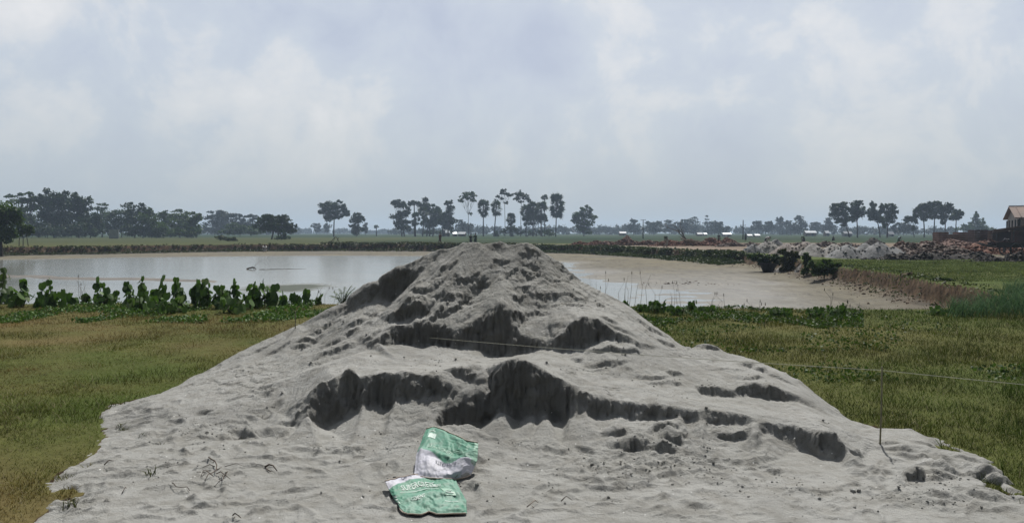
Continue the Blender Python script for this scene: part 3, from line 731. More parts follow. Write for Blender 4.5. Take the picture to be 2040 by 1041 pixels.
    # crumbly faces: push the steep parts in and out by lumps that run in height as well as across
    wm = np.clip(sstep(0.7, 1.6, blur(slope, 2)), 0, 1)
    q1 = fbm(X * 9 + 3, Z * 11 + Y * 3, 4, 401, 0.6); q2 = fbm(X * 24, Z * 26 + Y * 6, 3, 402, 0.6); q3 = fbm(X * 8 - 7, Z * 9, 3, 403)
    YY = Y - wm * (0.022 * q1 + 0.022 * q2 + 0.010 * fbm(X * 55, Z * 60, 2, 405)); XX = X + wm * (0.016 * q3 + 0.012 * q2)
    ZZ = Z + wm * 0.012 * fbm(X * 18, Y * 18 + Z * 18, 3, 404)
    # drop cells that lie wholly under the ground
    V = np.stack([XX, YY, ZZ], -1).reshape(-1, 3)
    i = np.arange(nr * nc).reshape(nr, nc)
    keep = (np.maximum.reduce([Z[:-1, :-1], Z[:-1, 1:], Z[1:, 1:], Z[1:, :-1]]) > -0.05)
    Q = np.stack([i[:-1, :-1], i[:-1, 1:], i[1:, 1:], i[1:, :-1]], -1)[keep]
    used = np.zeros(nr * nc, bool); used[Q.ravel()] = True
    remap = np.cumsum(used) - 1
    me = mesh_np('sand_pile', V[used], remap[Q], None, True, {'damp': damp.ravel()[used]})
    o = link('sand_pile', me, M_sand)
    tag(o, 'tall dug-over pile of grey river sand with dark cut faces, filling the foreground', 'sand pile')
    return xs, ys, Z, clods, o
SX, SY, SZ, CLODS, SAND = build_sand()
def sand_z(x, y):
    i = np.clip(((np.asarray(x) - SX[0]) / (SX[1] - SX[0])).astype(int) if isinstance(x, np.ndarray) else int((x - SX[0]) / (SX[1] - SX[0])), 0, len(SX) - 1)
    j = np.clip(((np.asarray(y) - SY[0]) / (SY[1] - SY[0])).astype(int) if isinstance(y, np.ndarray) else int((y - SY[0]) / (SY[1] - SY[0])), 0, len(SY) - 1)
    z = SZ[j, i]
    out = (np.asarray(x) < SX[0]) | (np.asarray(x) > SX[-1]) | (np.asarray(y) < SY[0]) | (np.asarray(y) > SY[-1])
    return np.where(out, -1.0, z)
def on_surface(px, py):
    "where the ray through the pixel meets the sand or ground near the viewer"
    for d in np.arange(3.5, 30, 0.01):
        p = at(px, py, d)
        if float(sand_z(p[0], p[1])) >= p[2] or p[2] <= 0: return p
    return p
build_ground()
# ------------------------------------------------------------------ loose lumps of sand
def rocks(items, seed=1, squash=0.75):
    "items: (x, y, z, r); returns verts, tris of small angular lumps"
    rg = np.random.default_rng(seed)
    ph = (1 + 5 ** .5) / 2
    iv = np.array([(-1, ph, 0), (1, ph, 0), (-1, -ph, 0), (1, -ph, 0), (0, -1, ph), (0, 1, ph), (0, -1, -ph), (0, 1, -ph), (ph, 0, -1), (ph, 0, 1), (-ph, 0, -1), (-ph, 0, 1)]) / 1.9
    it = np.array([(0, 11, 5), (0, 5, 1), (0, 1, 7), (0, 7, 10), (0, 10, 11), (1, 5, 9), (5, 11, 4), (11, 10, 2), (10, 7, 6), (7, 1, 8), (3, 9, 4), (3, 4, 2), (3, 2, 6), (3, 6, 8), (3, 8, 9), (4, 9, 5), (2, 4, 11), (6, 2, 10), (8, 6, 7), (9, 8, 1)])
    A = np.array(items, float); n = len(A)
    q = rg.normal(size=(n, 4)); q /= np.linalg.norm(q, axis=1, keepdims=True)
    w_, x, y, z = q.T
    M = np.stack([1 - 2 * (y * y + z * z), 2 * (x * y - z * w_), 2 * (x * z + y * w_), 2 * (x * y + z * w_), 1 - 2 * (x * x + z * z), 2 * (y * z - x * w_), 2 * (x * z - y * w_), 2 * (y * z + x * w_), 1 - 2 * (x * x + y * y)], -1).reshape(n, 3, 3)
    v = iv[None] * rg.uniform(0.65, 1.25, (n, 12, 1)) * rg.uniform(0.6, 1.3, (n, 1, 3))
    v = np.einsum('nij,nkj->nki', M, v) * A[:, 3][:, None, None]
    v[..., 2] *= squash
    v += A[:, None, :3]
    t = it[None] + (np.arange(n) * 12)[:, None, None]
    return v.reshape(-1, 3), t.reshape(-1, 3)
_it = [(x, y, float(sand_z(x, y)) + s * 0.35, s) for x, y, s in CLODS]
_v, _t = rocks(_it, 3)
_d = np.repeat(np.clip(RNG.normal(0.02, 0.15, len(_it)), 0, 0.8), 12)
_o = link('loose_clods', mesh_np('loose_clods', _v, None, _t, False, {'damp': _d}), M_sand, SAND)
_o['kind'] = 'stuff'

# ------------------------------------------------------------------ foliage
def leaf_quads(C, size, rg, flat=0.0, aspect=0.7):
    "one small quad per centre"
    n = len(C)
    a = rg.normal(size=(n, 3)); a[:, 2] *= (1 - flat * 0.7); a /= np.linalg.norm(a, axis=1, keepdims=True) + 1e-9
    b = rg.normal(size=(n, 3)); b[:, 2] *= (1 - flat * 0.7); b -= a * (a * b).sum(1, keepdims=True); b /= np.linalg.norm(b, axis=1, keepdims=True) + 1e-9
    s = (size * rg.uniform(0.6, 1.35, (n, 1)))
    a = a * s; b = b * s * aspect
    V = np.stack([C - a, C + b * 0.9 + a * 0.1, C + a, C - b * 0.9 - a * 0.1], 1).reshape(-1, 3)
    Q = np.arange(n * 4).reshape(-1, 4)
    return V, Q
def crown_points(lobes, n, rg, sub=7, tight=0.5):
    "lobes: (x,y,z,rx,ry,rz). leaves gather in clumps spread over and through each lobe"
    lobes = np.array(lobes, float)
    wgt = (lobes[:, 3] * lobes[:, 5]) ** 0.9; wgt /= wgt.sum()
    P = []; T = []
    for lb, ww in zip(lobes, wgt):
        m = max(20, int(n * ww))
        k = max(4, sub + 2)
        d = rg.normal(size=(k, 3)); d /= np.linalg.norm(d, axis=1, keepdims=True)
        cc = d * rg.uniform(0.35, 0.85, (k, 1))
        ct = rg.uniform(0.15, 0.75, k)
        rr = rg.uniform(tight * 0.7, tight * 1.2, k)
        j = rg.integers(0, k, m)
        g = rg.normal(size=(m, 3)); g /= np.linalg.norm(g, axis=1, keepdims=True)
        p = cc[j] + g * (rg.uniform(0, 1, (m, 1)) ** 0.55) * rr[j][:, None] * np.where(rg.random((m, 1)) < .14, 1.35, 1)
        P.append(p * lb[3:6] + lb[:3]); T.append(np.clip(ct[j] + rg.normal(0, 0.16, m), 0, 1))
    return np.concatenate(P), np.concatenate(T)

M_leaf_dark = leafmat('leaf_dark', (0.012, 0.028, 0.010), (0.046, 0.082, 0.022), 0.22)
M_leaf_mid = leafmat('leaf_mid', (0.022, 0.048, 0.012), (0.085, 0.14, 0.030), 0.28)
M_leaf_light = leafmat('leaf_light', (0.04, 0.075, 0.022), (0.12, 0.175, 0.055), 0.25)
M_leaf_olive = leafmat('leaf_olive', (0.035, 0.045, 0.018), (0.10, 0.105, 0.045), 0.2)
M_leaf_far = leafmat('leaf_far', (0.02, 0.035, 0.022), (0.05, 0.072, 0.04), 0.1)
M_leaf_scrub = leafmat('leaf_scrub', (0.028, 0.045, 0.016), (0.072, 0.092, 0.030), 0.2)
M_leaf_broad = leafmat('leaf_broad', (0.034, 0.075, 0.018), (0.10, 0.18, 0.038), 0.22, (0.20, 0.26, 0.13))
M_bark = simple('bark', (0.055, 0.045, 0.036), 0.9, 0.35, 2.0)
M_bark_pale = simple('bark_pale', (0.13, 0.12, 0.10), 0.9, 0.3, 2.0)

def gz_at(x, y):
    return float(ground_z(np.array([float(x)]), np.array([float(y)]))[0][0])

def tree(name, label, px, d, lobes, n=1800, leaf=None, mat=None, trunk=None, cat='tree', group=None, bark=None, seed=None, forks=None, sub=7, tight=0.52, trunk_r=None, z0=None, depth=0.9):
    """lobes: (px, py, rx, ry) as seen in the photograph at distance d; they become ellipsoids of real size there.
    trunk: list of extra trunk foot pixels"""
    rg = np.random.default_rng(seed if seed is not None else int(px * 7 + d))
    k = d / FPX
    zb = z0 if z0 is not None else gz_at((px - 1020) * k, d)
    base = Vector(((px - 1020) * k, d, zb))
    root = empty(name, base, label, cat, group)
    LB = []
    for (cx_, cy_, rx, ry) in lobes:
        c = at(cx_, cy_, d)
        off = rg.uniform(-0.5, 0.5) * rx * k * depth
        LB.append((c[0] - base[0], off, c[2] - base[2], rx * k * 1.06, max(rx * k * depth, ry * k), ry * k * 1.10))
    leaf = (leaf or 0.0016 * d) * 0.95
    # ragged sprays standing out of the outline
    for lb in list(LB):
        for q in range(3):
            a = rg.uniform(-.4, math.pi + .4); rs_ = rg.uniform(.22, .36)
            LB.append((lb[0] + math.cos(a) * lb[3] * .95, lb[1], lb[2] + math.sin(a) * lb[5] * .95, lb[3] * rs_, lb[4] * rs_, lb[5] * rs_ * 1.3))
    P, T = crown_points(LB, int(n * 1.8), rg, sub + 3, tight)
    P[:, 2] = np.maximum(P[:, 2], 0.05)
    V, Q = leaf_quads(P, leaf, rg)
    link('crown', mesh_np(name + '_crown', V, Q, None, False, {'tint': np.repeat(T, 4)}), mat or M_leaf_dark, root)
    mb = MB()
    zmin = min(l[2] - l[5] * 0.6 for l in LB)
    r0 = trunk_r or max(0.10, 0.022 * max(l[2] for l in LB))
    cen = np.mean([l[:3] for l in LB[:len(lobes)]], axis=0)
    feet = [base[0]] + [at(t, 500, d)[0] for t in (trunk or [])]
    for fi, fx in enumerate(feet):
        fx -= base[0]
        top = Vector((fx * 0.6 + cen[0] * 0.4, cen[1] * 0.5, max(zmin, 0.15 * cen[2])))
        mid = Vector((fx * 0.85 + cen[0] * 0.15 + rg.uniform(-.1, .1), 0, top.z * 0.5))
        mb.tube([(fx, 0, -0.1), mid, top], [r0, r0 * 0.8, r0 * 0.65], 6)
        for li, lb in enumerate(LB[:len(lobes)]):
            if len(feet) > 1 and li % len(feet) != fi: continue
            e = Vector((lb[0], lb[1], lb[2] + lb[5] * 0.3))
            m1 = top.lerp(e, 0.5) + Vector((rg.uniform(-.1, .1), 0, -0.12 * (e - top).length))
            mb.tube([top, m1, e], [r0 * 0.5, r0 * 0.35, r0 * 0.1], 5)
            for q in range(3):
                e2 = e + Vector((rg.uniform(-.8, .8) * lb[3], rg.uniform(-.5, .5) * lb[4], rg.uniform(-.2, .8) * lb[5]))
                mb.tube([m1, m1.lerp(e2, .6) + Vector((0, 0, -.05)), e2], [r0 * 0.25, r0 * 0.16, r0 * 0.05], 4)
    mb.build('trunk', bark or M_bark, root)
    return root

# ---- palmyra palms: a ball of stiff fan leaves over a straight trunk, a skirt of dead ones
def palm(label, px, top, d, r, skirt=1.0, n=34, group='palmyra palms beyond the paddy', seed=0, bush=False, trunk_px=None):
    rg = np.random.default_rng(seed + int(px))
    k = d / FPX
    base = Vector(((px - 1020) * k, d, 0.0))
    root = empty('palmyra_palm', base, label, 'palm tree', group)
    c = at(px, top + r * 1.05, d)
    cz = c[2]; rr = r * k
    V = []; Q = []; TN = []; T = []
    stem = MB()
    for i in range(int(n * 1.1)):
        lv = rg.uniform(0, 1)                      # 0 = newest leaf at the top, 1 = oldest, hanging
        up = 1.25 - lv * (2.2 if skirt else 1.5) + rg.uniform(-.25, .25)
        az = rg.uniform(0, 2 * math.pi)
        dv = Vector((math.cos(az) * math.cos(up), math.sin(az) * math.cos(up), math.sin(up)))
        low = up < -0.5
        o0 = Vector((0, 0, cz)); drop = Vector((0, 0, rr * 1.25 * skirt * max(0, lv - .25)))
        ln = rr * rg.uniform(0.45, 0.62) * (1 - .35 * max(0, lv - .5) * 2 * (1 if skirt else 0))
        hub = o0 + dv * ln - drop
        stem.tube([o0, hub], [0.05, 0.035], 3, False)
        fr = rr * rg.uniform(0.30, 0.62)
        side = dv.cross(Vector((0, 0, 1)));
        if side.length < .1: side = Vector((1, 0, 0))
        side.normalize(); nrm = side.cross(dv).normalized()
        tw = Matrix.Rotation(rg.uniform(-0.9, 0.9), 3, dv); side = tw @ side; nrm = tw @ nrm
        tn = float(np.clip((0.15 if low else 0.5) + rg.normal(0, 0.18), 0, 1))
        m = 13
        for q in range(m):
            a0 = (q / (m - 1) - 0.5) * math.radians(250)
            dirv = (dv * math.cos(a0) + side * math.sin(a0)); per = (side * math.cos(a0) - dv * math.sin(a0))
            b = len(V)
            tipd = hub + dirv * fr * rg.uniform(0.85, 1.1) + nrm * fr * 0.18 * (-1 if q % 2 else 1) - Vector((0, 0, 0.12 * fr))
            midp = hub + dirv * fr * 0.55
            V += [tuple(hub), tuple(midp + per * fr * 0.13), tuple(tipd), tuple(midp - per * fr * 0.13)]
            Q.append((b, b + 1, b + 2, b + 3)); T += [tn] * 4
    link('crown', mesh_np('palm_crown', V, Q, None, False, {'tint': np.array(T)}), M_leaf_dark, root)
    tp = MB()
    bx = 0 if trunk_px is None else (trunk_px - px) * k
    tp.tube([(bx, 0, -0.1), (bx * .5, 0, cz * 0.5), (0, 0, cz)], [0.26, 0.2, 0.22], 8)
    tp.v += []; tr = tp.build('trunk', M_bark, root, True)
    st = stem.build('leaf_stalks', M_bark, root)
    if bush:
        P, TT = crown_points([(0, 0, 0.9, 0.9, 0.9, 1.6), (0.2, 0, 0.5, 1.1, 1, .6)], 260, rg)
        P[:, 2] = np.maximum(P[:, 2], 0.05)
        v, q = leaf_quads(P, 0.3, rg)
        link('climber', mesh_np('climber', v, q, None, False, {'tint': np.repeat(TT, 4)}), M_leaf_dark, root)
    return root

GL = 'trees crowding the left skyline'
tree('leaning_tree', 'dark low tree at the left edge, standing on the pond bank', 2, 82, [(-8, 425, 34, 22), (12, 440, 26, 20), (-10, 462, 34, 18), (8, 470, 22, 14), (20, 425, 12, 10), (-30, 440, 24, 30)], 3800, 0.16, M_leaf_mid, group=GL, trunk_r=0.2, trunk=[-14])
tree('young_tree', 'small pale-leaved tree beside the dark one at the left edge', 46, 88, [(38, 447, 10, 7), (48, 455, 13, 8), (56, 463, 9, 6), (40, 462, 9, 6)], 500, 0.17, M_leaf_light, group=GL, trunk=[38, 57], trunk_r=0.05, sub=5)
tree('feathery_tree', 'thin feathery tree with flat tiers at the far left', 45, 240, [(23, 391, 11, 3), (44, 388, 7, 2.5), (60, 387, 8, 4), (62, 399, 12, 4), (40, 402, 22, 6), (45, 415, 26, 8), (75, 395, 11, 5), (70, 410, 10, 5), (30, 430, 24, 12)], 1700, 0.34, M_leaf_mid, group=GL, sub=9)
tree('tall_tree', 'tallest dark broad crown of the left skyline', 108, 240, [(105, 396, 22, 14), (122, 392, 16, 10), (93, 404, 17, 11), (112, 412, 26, 13), (128, 408, 14, 11), (100, 430, 22, 14), (118, 434, 24, 14)], 3000, 0.34, M_leaf_dark, group=GL)
tree('tall_tree', 'dark broad crown right of the tallest one on the left', 158, 245, [(152, 396, 17, 9), (163, 403, 17, 11), (148, 410, 18, 11), (170, 415, 11, 8), (150, 430, 22, 12), (168, 434, 18, 12)], 2500, 0.34, M_leaf_dark, group=GL)
for i, (px, lb, mt, lab) in enumerate([
    (30, [(30, 445, 30, 16), (22, 460, 28, 10)], M_leaf_dark, 'dark bushy tree under the feathery tree'),
    (78, [(75, 440, 20, 18), (85, 455, 18, 14), (70, 458, 18, 12)], M_leaf_dark, 'dark round tree left of the tallest crown'),
    (128, [(130, 448, 24, 18), (118, 458, 18, 12)], M_leaf_dark, 'dark bushy tree below the tallest crown'),
    (180, [(180, 443, 20, 18), (172, 456, 22, 14), (192, 440, 14, 12)], M_leaf_dark, 'dark bushy tree at the foot of the second tall crown'),
    (204, [(204, 408, 10, 3), (200, 417, 14, 4), (206, 428, 20, 10), (212, 442, 20, 14), (200, 455, 16, 12)], M_leaf_mid, 'mid green tree with a thin flat top left of the pale wall'),
    (243, [(240, 428, 20, 12), (250, 442, 22, 14), (238, 455, 20, 13)], M_leaf_dark, 'dark tree directly above the pale wall'),
    (268, [(262, 411, 16, 6), (280, 416, 16, 8), (266, 424, 24, 9), (292, 424, 12, 8), (275, 440, 26, 14), (270, 456, 24, 12)], M_leaf_dark, 'dark wide crown right of the pale wall'),
    (302, [(300, 436, 20, 14), (308, 450, 24, 14), (300, 460, 22, 9)], M_leaf_mid, 'light green rounded tree in the middle of the left skyline'),
    (325, [(322, 427, 24, 7), (330, 440, 20, 12), (330, 456, 20, 12)], M_leaf_mid, 'flat topped tree behind the light green ones'),
    (358, [(355, 421, 11, 3), (362, 428, 16, 5), (350, 436, 16, 8), (366, 444, 22, 11), (360, 457, 24, 10)], M_leaf_light, 'pale green tree with a ragged top, right of the flat topped one'),
    (391, [(389, 430, 11, 6), (388, 440, 14, 8), (384, 455, 16, 12)], M_leaf_mid, 'small round-headed tree left of the domed tree')]):
    tree('bushy_tree', lab, px, 225 + (i * 37 % 50), lb, 1500, 0.33, mt, group=GL)
for px, lb, lab in ((95, [(60, 464, 22, 7), (90, 462, 24, 9), (120, 464, 24, 8), (105, 455, 26, 9)], 'dark thicket filling the feet of the tallest left trees'),
                    (165, [(150, 462, 22, 9), (180, 463, 24, 9), (165, 452, 22, 9)], 'dark thicket left of the pale hut wall'),
                    (285, [(262, 463, 20, 8), (290, 463, 24, 9), (320, 464, 22, 8), (280, 452, 24, 9)], 'dark thicket right of the pale hut wall'),
                    (360, [(345, 464, 18, 7), (372, 463, 20, 8)], 'green thicket under the pale green ragged tree')):
    tree('thicket', lab, px, 232, lb, 1500, .33, M_leaf_dark if px < 340 else M_leaf_mid, cat='thicket', group='thickets under the left trees')
tree('rain_tree', 'wide hazy domed rain tree with gaps under its canopy', 440, 420, [(438, 427, 26, 6), (418, 433, 16, 4), (462, 430, 16, 5), (440, 434, 26, 4), (478, 437, 10, 3), (425, 446, 20, 8), (450, 448, 24, 10), (470, 446, 12, 8), (425, 460, 24, 7), (455, 460, 26, 8)], 3600, 0.5, M_leaf_far, depth=0.7)
tree('rain_tree', 'small hazy domed tree between the rain tree and the dense tree', 500, 400, [(497, 431, 12, 3), (508, 436, 9, 3), (495, 445, 16, 8), (490, 458, 22, 8)], 1400, 0.48, M_leaf_far)
tree('round_bush', 'green thicket behind the olive field left of the dense tree', 478, 300, [(470, 452, 16, 9), (490, 458, 20, 7), (455, 462, 18, 6), (510, 462, 16, 6)], 1200, 0.4, M_leaf_mid, cat='thicket')
tree('dense_tree', 'dense dark low-spreading tree alone beyond the pond', 541, 190, [(531, 440, 20, 9), (552, 438, 20, 9), (543, 446, 28, 8), (570, 445, 15, 9), (525, 452, 16, 9), (580, 456, 11, 9), (550, 456, 26, 9), (537, 432, 9, 4), (560, 433, 10, 4)], 4200, 0.22, M_leaf_dark, trunk=[556, 563], trunk_r=0.22)
tree('bush', 'dark scrub under the dense low tree', 560, 168, [(556, 473, 8, 4), (570, 472, 9, 5), (566, 467, 4, 5)], 220, 0.18, M_leaf_dark, cat='bush')
tree('bush', 'dark arching bush in the olive field left of the dense tree', 455, 150, [(438, 474, 10, 4.5), (458, 476, 10, 4), (468, 478, 4, 4), (450, 476, 9, 4)], 420, 0.17, M_leaf_olive, cat='bush', sub=5)
tree('hazy_tree', 'small hazy tree left of the tall forked tree', 630, 560, [(630, 451, 9, 6), (634, 458, 7, 5)], 320, 0.6, M_leaf_far)
tree('hazy_tree', 'small hazy tree at the foot of the tall forked tree', 652, 560, [(652, 452, 7, 6), (652, 459, 5, 4)], 260, 0.6, M_leaf_far)
tree('forked_tree', 'tall forked tree with a heart-shaped crown on bare limbs', 665, 320, [(652, 410, 15, 8), (670, 409, 15, 8), (646, 420, 10, 8), (662, 421, 18, 9), (682, 415, 8, 7), (657, 432, 12, 7), (676, 432, 8, 5), (690, 425, 6, 7), (687, 419, 5, 8), (650, 434, 6, 4)], 2600, 0.38, M_leaf_dark, trunk_r=0.32, depth=0.75)
tree('double_tree', 'dark tree with two stacked crowns right of the forked tree', 711, 325, [(712, 432, 12, 6), (708, 440, 10, 6), (716, 438, 10, 6), (702, 449, 6, 4), (712, 455, 11, 6), (710, 463, 9, 5)], 1300, 0.38, M_leaf_dark)
tree('hazy_tree', 'narrow hazy tree just right of the double-crowned tree', 728, 420, [(728, 449, 4, 5), (729, 458, 4, 5)], 240, 0.45, M_leaf_far)
palm('small palm standing alone in the field between the tree groups', 750, 446, 360, 6, 0, 22)
tree('broad_tree', 'layered dark tree at the left end of the palm group', 801, 320, [(798, 404, 15, 5), (788, 405, 8, 4), (803, 411, 13, 4), (794, 432, 15, 7), (805, 427, 12, 7), (798, 441, 16, 6), (812, 421, 7, 6), (800, 452, 15, 6), (790, 447, 6, 5), (812, 455, 6, 6)], 2400, 0.38, M_leaf_dark, trunk=[806], trunk_r=0.3, depth=0.7)
tree('broad_tree', 'thin tree with a flat dark cap between the first palms', 826, 330, [(824, 404, 10, 3.5), (818, 407, 6, 3), (832, 406, 5, 4)], 420, 0.36, M_leaf_dark)
tree('broad_tree', 'dark bulky tree in the middle of the left palm group', 856, 330, [(845, 399, 7, 5), (850, 412, 14, 9), (858, 424, 18, 12), (866, 438, 18, 12), (856, 447, 16, 9)], 2300, 0.38, M_leaf_dark, trunk=[850])
tree('broad_tree', 'dark tree with a separate cap at the right end of the left palm group', 893, 325, [(896, 403, 7, 4), (891, 406, 5, 2.5), (897, 418, 9, 7), (888, 432, 15, 10), (901, 440, 10, 8), (890, 450, 14, 8), (878, 442, 12, 9)], 1900, 0.38, M_leaf_dark, trunk=[884])
tree('flat_bush', 'low dark thicket under the left palm group', 875, 335, [(862, 462, 14, 4), (885, 462, 16, 4), (848, 463, 8, 3)], 420, 0.38, M_leaf_dark, cat='thicket')
PG = 'palmyra palms beyond the paddy'
palm('leftmost palm of the group, ragged crown beside the layered tree', 828, 420, 320, 13, .8)
palm('palm just left of the bulky tree', 845, 408, 322, 13, .8, trunk_px=842)
palm('palm inside the left group, against the bulky tree', 869, 412, 328, 14, .8, trunk_px=862)
palm('palm between the bulky tree and the capped tree', 882, 420, 326, 12, .8)
tree('lone_tree', 'tall slim tree with a small open crown on a long bare stem', 933, 315, [(932, 386, 11, 5), (925, 391, 8, 4), (941, 391, 8, 4), (920, 400, 6, 4), (944, 399, 6, 3.5), (932, 394, 10, 4), (938, 426, 2.5, 2)], 620, 0.34, M_leaf_mid, trunk_r=0.14, sub=6)
palm('palm just right of the tall slim tree, skirted crown', 963, 394, 318, 15, 1.0)
palm('palm second from the tall slim tree, with climbers on its foot', 989, 395, 318, 14, 1.0, bush=True, trunk_px=984)
tree('lone_tree', 'tallest bare-stemmed tree with a few scattered leaf tufts', 1006, 316, [(1003, 380, 4.5, 5), (1010, 388, 6, 3.5), (1017, 388, 5, 3), (991, 392, 3.5, 2.5), (1000, 396, 3, 3), (1008, 404, 4, 2.5), (999, 385, 4, 2.5)], 330, 0.34, M_leaf_dark, trunk_r=0.13, sub=4)
palm('short stubby palm overgrown at its base', 1018, 421, 316, 12, .8, bush=True)
tree('round_bush', 'dark thicket around the short stubby palm', 1020, 318, [(1018, 455, 12, 8), (1030, 462, 9, 5), (1004, 462, 7, 5)], 480, 0.36, M_leaf_dark, cat='thicket')
tree('lone_tree', 'slim tree with a tilted umbrella crown left of the palm thicket', 1037, 322, [(1035, 386, 8, 5), (1041, 389, 10, 5), (1048, 394, 6, 4), (1029, 396, 6, 3.5), (1053, 399, 3.5, 3.5), (1038, 402, 5, 2.5)], 620, 0.34, M_leaf_dark, trunk_r=0.14)
palm('left palm of the dense palm thicket', 1048, 404, 325, 15, .8, 34)
palm('middle palm of the dense palm thicket', 1062, 396, 322, 16, 1.0, 40)
palm('right palm of the dense palm thicket', 1078, 398, 326, 16, 1.0, 40)
palm('slim palm rising behind the dense palm thicket', 1085, 385, 334, 8, 0, 20)
tree('round_bush', 'dark bushes filling the foot of the palm thicket', 1068, 330, [(1062, 430, 18, 10), (1075, 436, 14, 9), (1055, 445, 9, 6), (1060, 463, 16, 5), (1090, 463, 14, 5)], 1300, 0.38, M_leaf_dark, cat='thicket', trunk=[1049, 1082])
palm('largest palm, standing apart right of the palm thicket', 1109, 382, 312, 19, 1.25, 60, trunk_px=1107)
tree('bush', 'small shrub between the palm thicket and the largest palm', 1093, 280, [(1092, 463, 7, 5), (1098, 467, 8, 3)], 180, 0.3, M_leaf_mid, cat='bush')
tree('broad_tree', 'round grey-green tree standing alone right of all the palms', 1163, 335, [(1167, 417, 11, 6), (1150, 429, 11, 8), (1162, 428, 12, 7), (1177, 432, 11, 8), (1155, 441, 12, 7), (1172, 446, 12, 7), (1160, 455, 13, 7), (1145, 437, 7, 5), (1170, 462, 10, 4)], 2300, 0.4, M_leaf_mid, depth=0.8)
GR = 'trees along the right skyline'
def rt(px, d, lobes, lab, n=1600, mt=M_leaf_dark, **k): return tree('broad_tree', lab, px, d, lobes, n, 0.0012 * d, mt, group=GR, **k)
rt(1692, 265, [(1668, 413, 14, 8), (1680, 408, 9, 5), (1662, 425, 11, 9), (1678, 424, 16, 9), (1670, 437, 14, 7), (1685, 438, 9, 6), (1682, 448, 6, 4)], 'leftmost tree of the right group, leaning trunk under a broad crown', 2100)
rt(1708, 255, [(1706, 407, 11, 6), (1712, 405, 6, 5), (1700, 420, 11, 9), (1714, 420, 10, 9), (1706, 432, 12, 7), (1696, 437, 8, 5)], 'second tree of the right group, full dark crown on a straight trunk', 1900)
rt(1753, 262, [(1740, 412, 7, 8), (1732, 425, 7, 6), (1744, 428, 11, 8), (1752, 438, 11, 8), (1736, 436, 5, 4)], 'third tree of the right group, lopsided crown with sky gaps', 1300)
rt(1767, 250, [(1761, 412, 9, 6), (1776, 412, 10, 6), (1766, 425, 12, 10), (1782, 422, 7, 10), (1774, 438, 11, 8), (1762, 448, 6, 6)], 'fourth tree of the right group, blocky dark crown', 1700)
rt(1821, 275, [(1812, 437, 10, 5), (1822, 441, 7, 6), (1806, 441, 5, 3.5), (1821, 455, 3, 5)], 'small low tree at the left of the last right-hand row', 650)
rt(1841, 270, [(1838, 413, 11, 7), (1848, 410, 10, 6), (1830, 423, 9, 7), (1845, 425, 13, 8), (1826, 430, 6, 4), (1842, 436, 8, 4)], 'tree with spreading crown at the left of the last row', 1600)
rt(1860, 272, [(1862, 407, 10, 6), (1858, 418, 13, 9), (1870, 415, 9, 9), (1862, 430, 10, 6)], 'tallest crown in the middle of the last row', 1500)
rt(1882, 268, [(1888, 412, 9, 7), (1880, 422, 11, 8), (1894, 418, 6, 7), (1882, 435, 8, 7), (1878, 444, 4, 3)], 'tree right of the tallest crown in the last row', 1300)
rt(1903, 262, [(1905, 425, 10, 6), (1912, 430, 7, 7), (1900, 434, 9, 5), (1909, 422, 6, 4)], 'rightmost small round-crowned tree of the last row', 1000)
rt(1946, 360, [(1944, 428, 5, 5), (1943, 437, 5, 5), (1952, 442, 8, 8), (1940, 451, 20, 7), (1925, 455, 18, 6), (1965, 455, 14, 6)], 'hazy tree with a ragged spire, left of the shed', 1500, M_leaf_mid)
rt(1800, 380, [(1797, 450, 14, 7), (1805, 457, 18, 7), (1780, 458, 14, 6)], 'hazy rounded tree under the gap between the right groups', 900, M_leaf_far)
# hazy crowns one can still tell apart in the far line
FG = 'hazy trees in the far tree line'
for i, (px, lb, lab) in enumerate([
    (920, [(920, 448, 12, 8), (930, 455, 14, 8)], 'hazy rounded tree behind the long bare stem'),
    (1262, [(1263, 440, 6, 4), (1262, 449, 12, 6), (1262, 458, 10, 5)], 'hazy tree with a small knob top left of the tall pole'),
    (1302, [(1302, 447, 20, 5), (1305, 456, 24, 6)], 'hazy low dome right of the tall pole'),
    (1333, [(1334, 441, 8, 3.5), (1332, 449, 14, 5), (1335, 458, 18, 6)], 'hazy tree with a flat cap left of the green far grove'),
    (1362, [(1360, 444, 16, 5), (1362, 454, 18, 8)], 'hazy tree at the left of the green far grove'),
    (1385, [(1383, 440, 16, 6), (1388, 450, 20, 9), (1384, 460, 18, 5)], 'tallest rounded crown of the green far grove'),
    (1418, [(1418, 445, 12, 5), (1424, 454, 18, 8), (1415, 461, 14, 5)], 'green crown at the right of the far grove'),
    (1436, [(1434, 448, 10, 5), (1438, 457, 14, 7)], 'low rounded crown ending the green far grove'),
    (1512, [(1510, 444, 9, 4), (1512, 453, 12, 7)], 'hazy palm-like tree right of the dark pole'),
    (1530, [(1532, 444, 7, 3), (1528, 453, 12, 7)], 'hazy flat-topped tree second right of the dark pole'),
    (1553, [(1552, 438, 8, 5), (1553, 449, 14, 8)], 'hazy knob-topped tree above the gravel heaps'),
    (1574, [(1571, 444, 8, 4), (1576, 454, 11, 7)], 'hazy tree left of the square dark hazy tree'),
    (1595, [(1594, 436, 9, 5), (1595, 447, 11, 8), (1592, 458, 10, 8)], 'square darker hazy tree above the gravel heaps'),
    (1628, [(1626, 449, 13, 5), (1628, 457, 15, 5)], 'hazy low tree behind the long white roof'),
    (1652, [(1650, 442, 9, 6), (1648, 453, 12, 7)], 'hazy tree just left of the right group')]):
    tree('hazy_tree', lab, px, 470 + (i * 53 % 90), lb, 800, 0.55, M_leaf_far, group=FG)
tree('masted_tree', 'very thin tiered tree poking out of the green far grove', 1408, 520, [(1408, 431, 3, 1.2), (1408, 437, 4, 1.2), (1409, 443, 4, 1.2)], 60, 0.45, M_leaf_far, trunk_r=0.12)

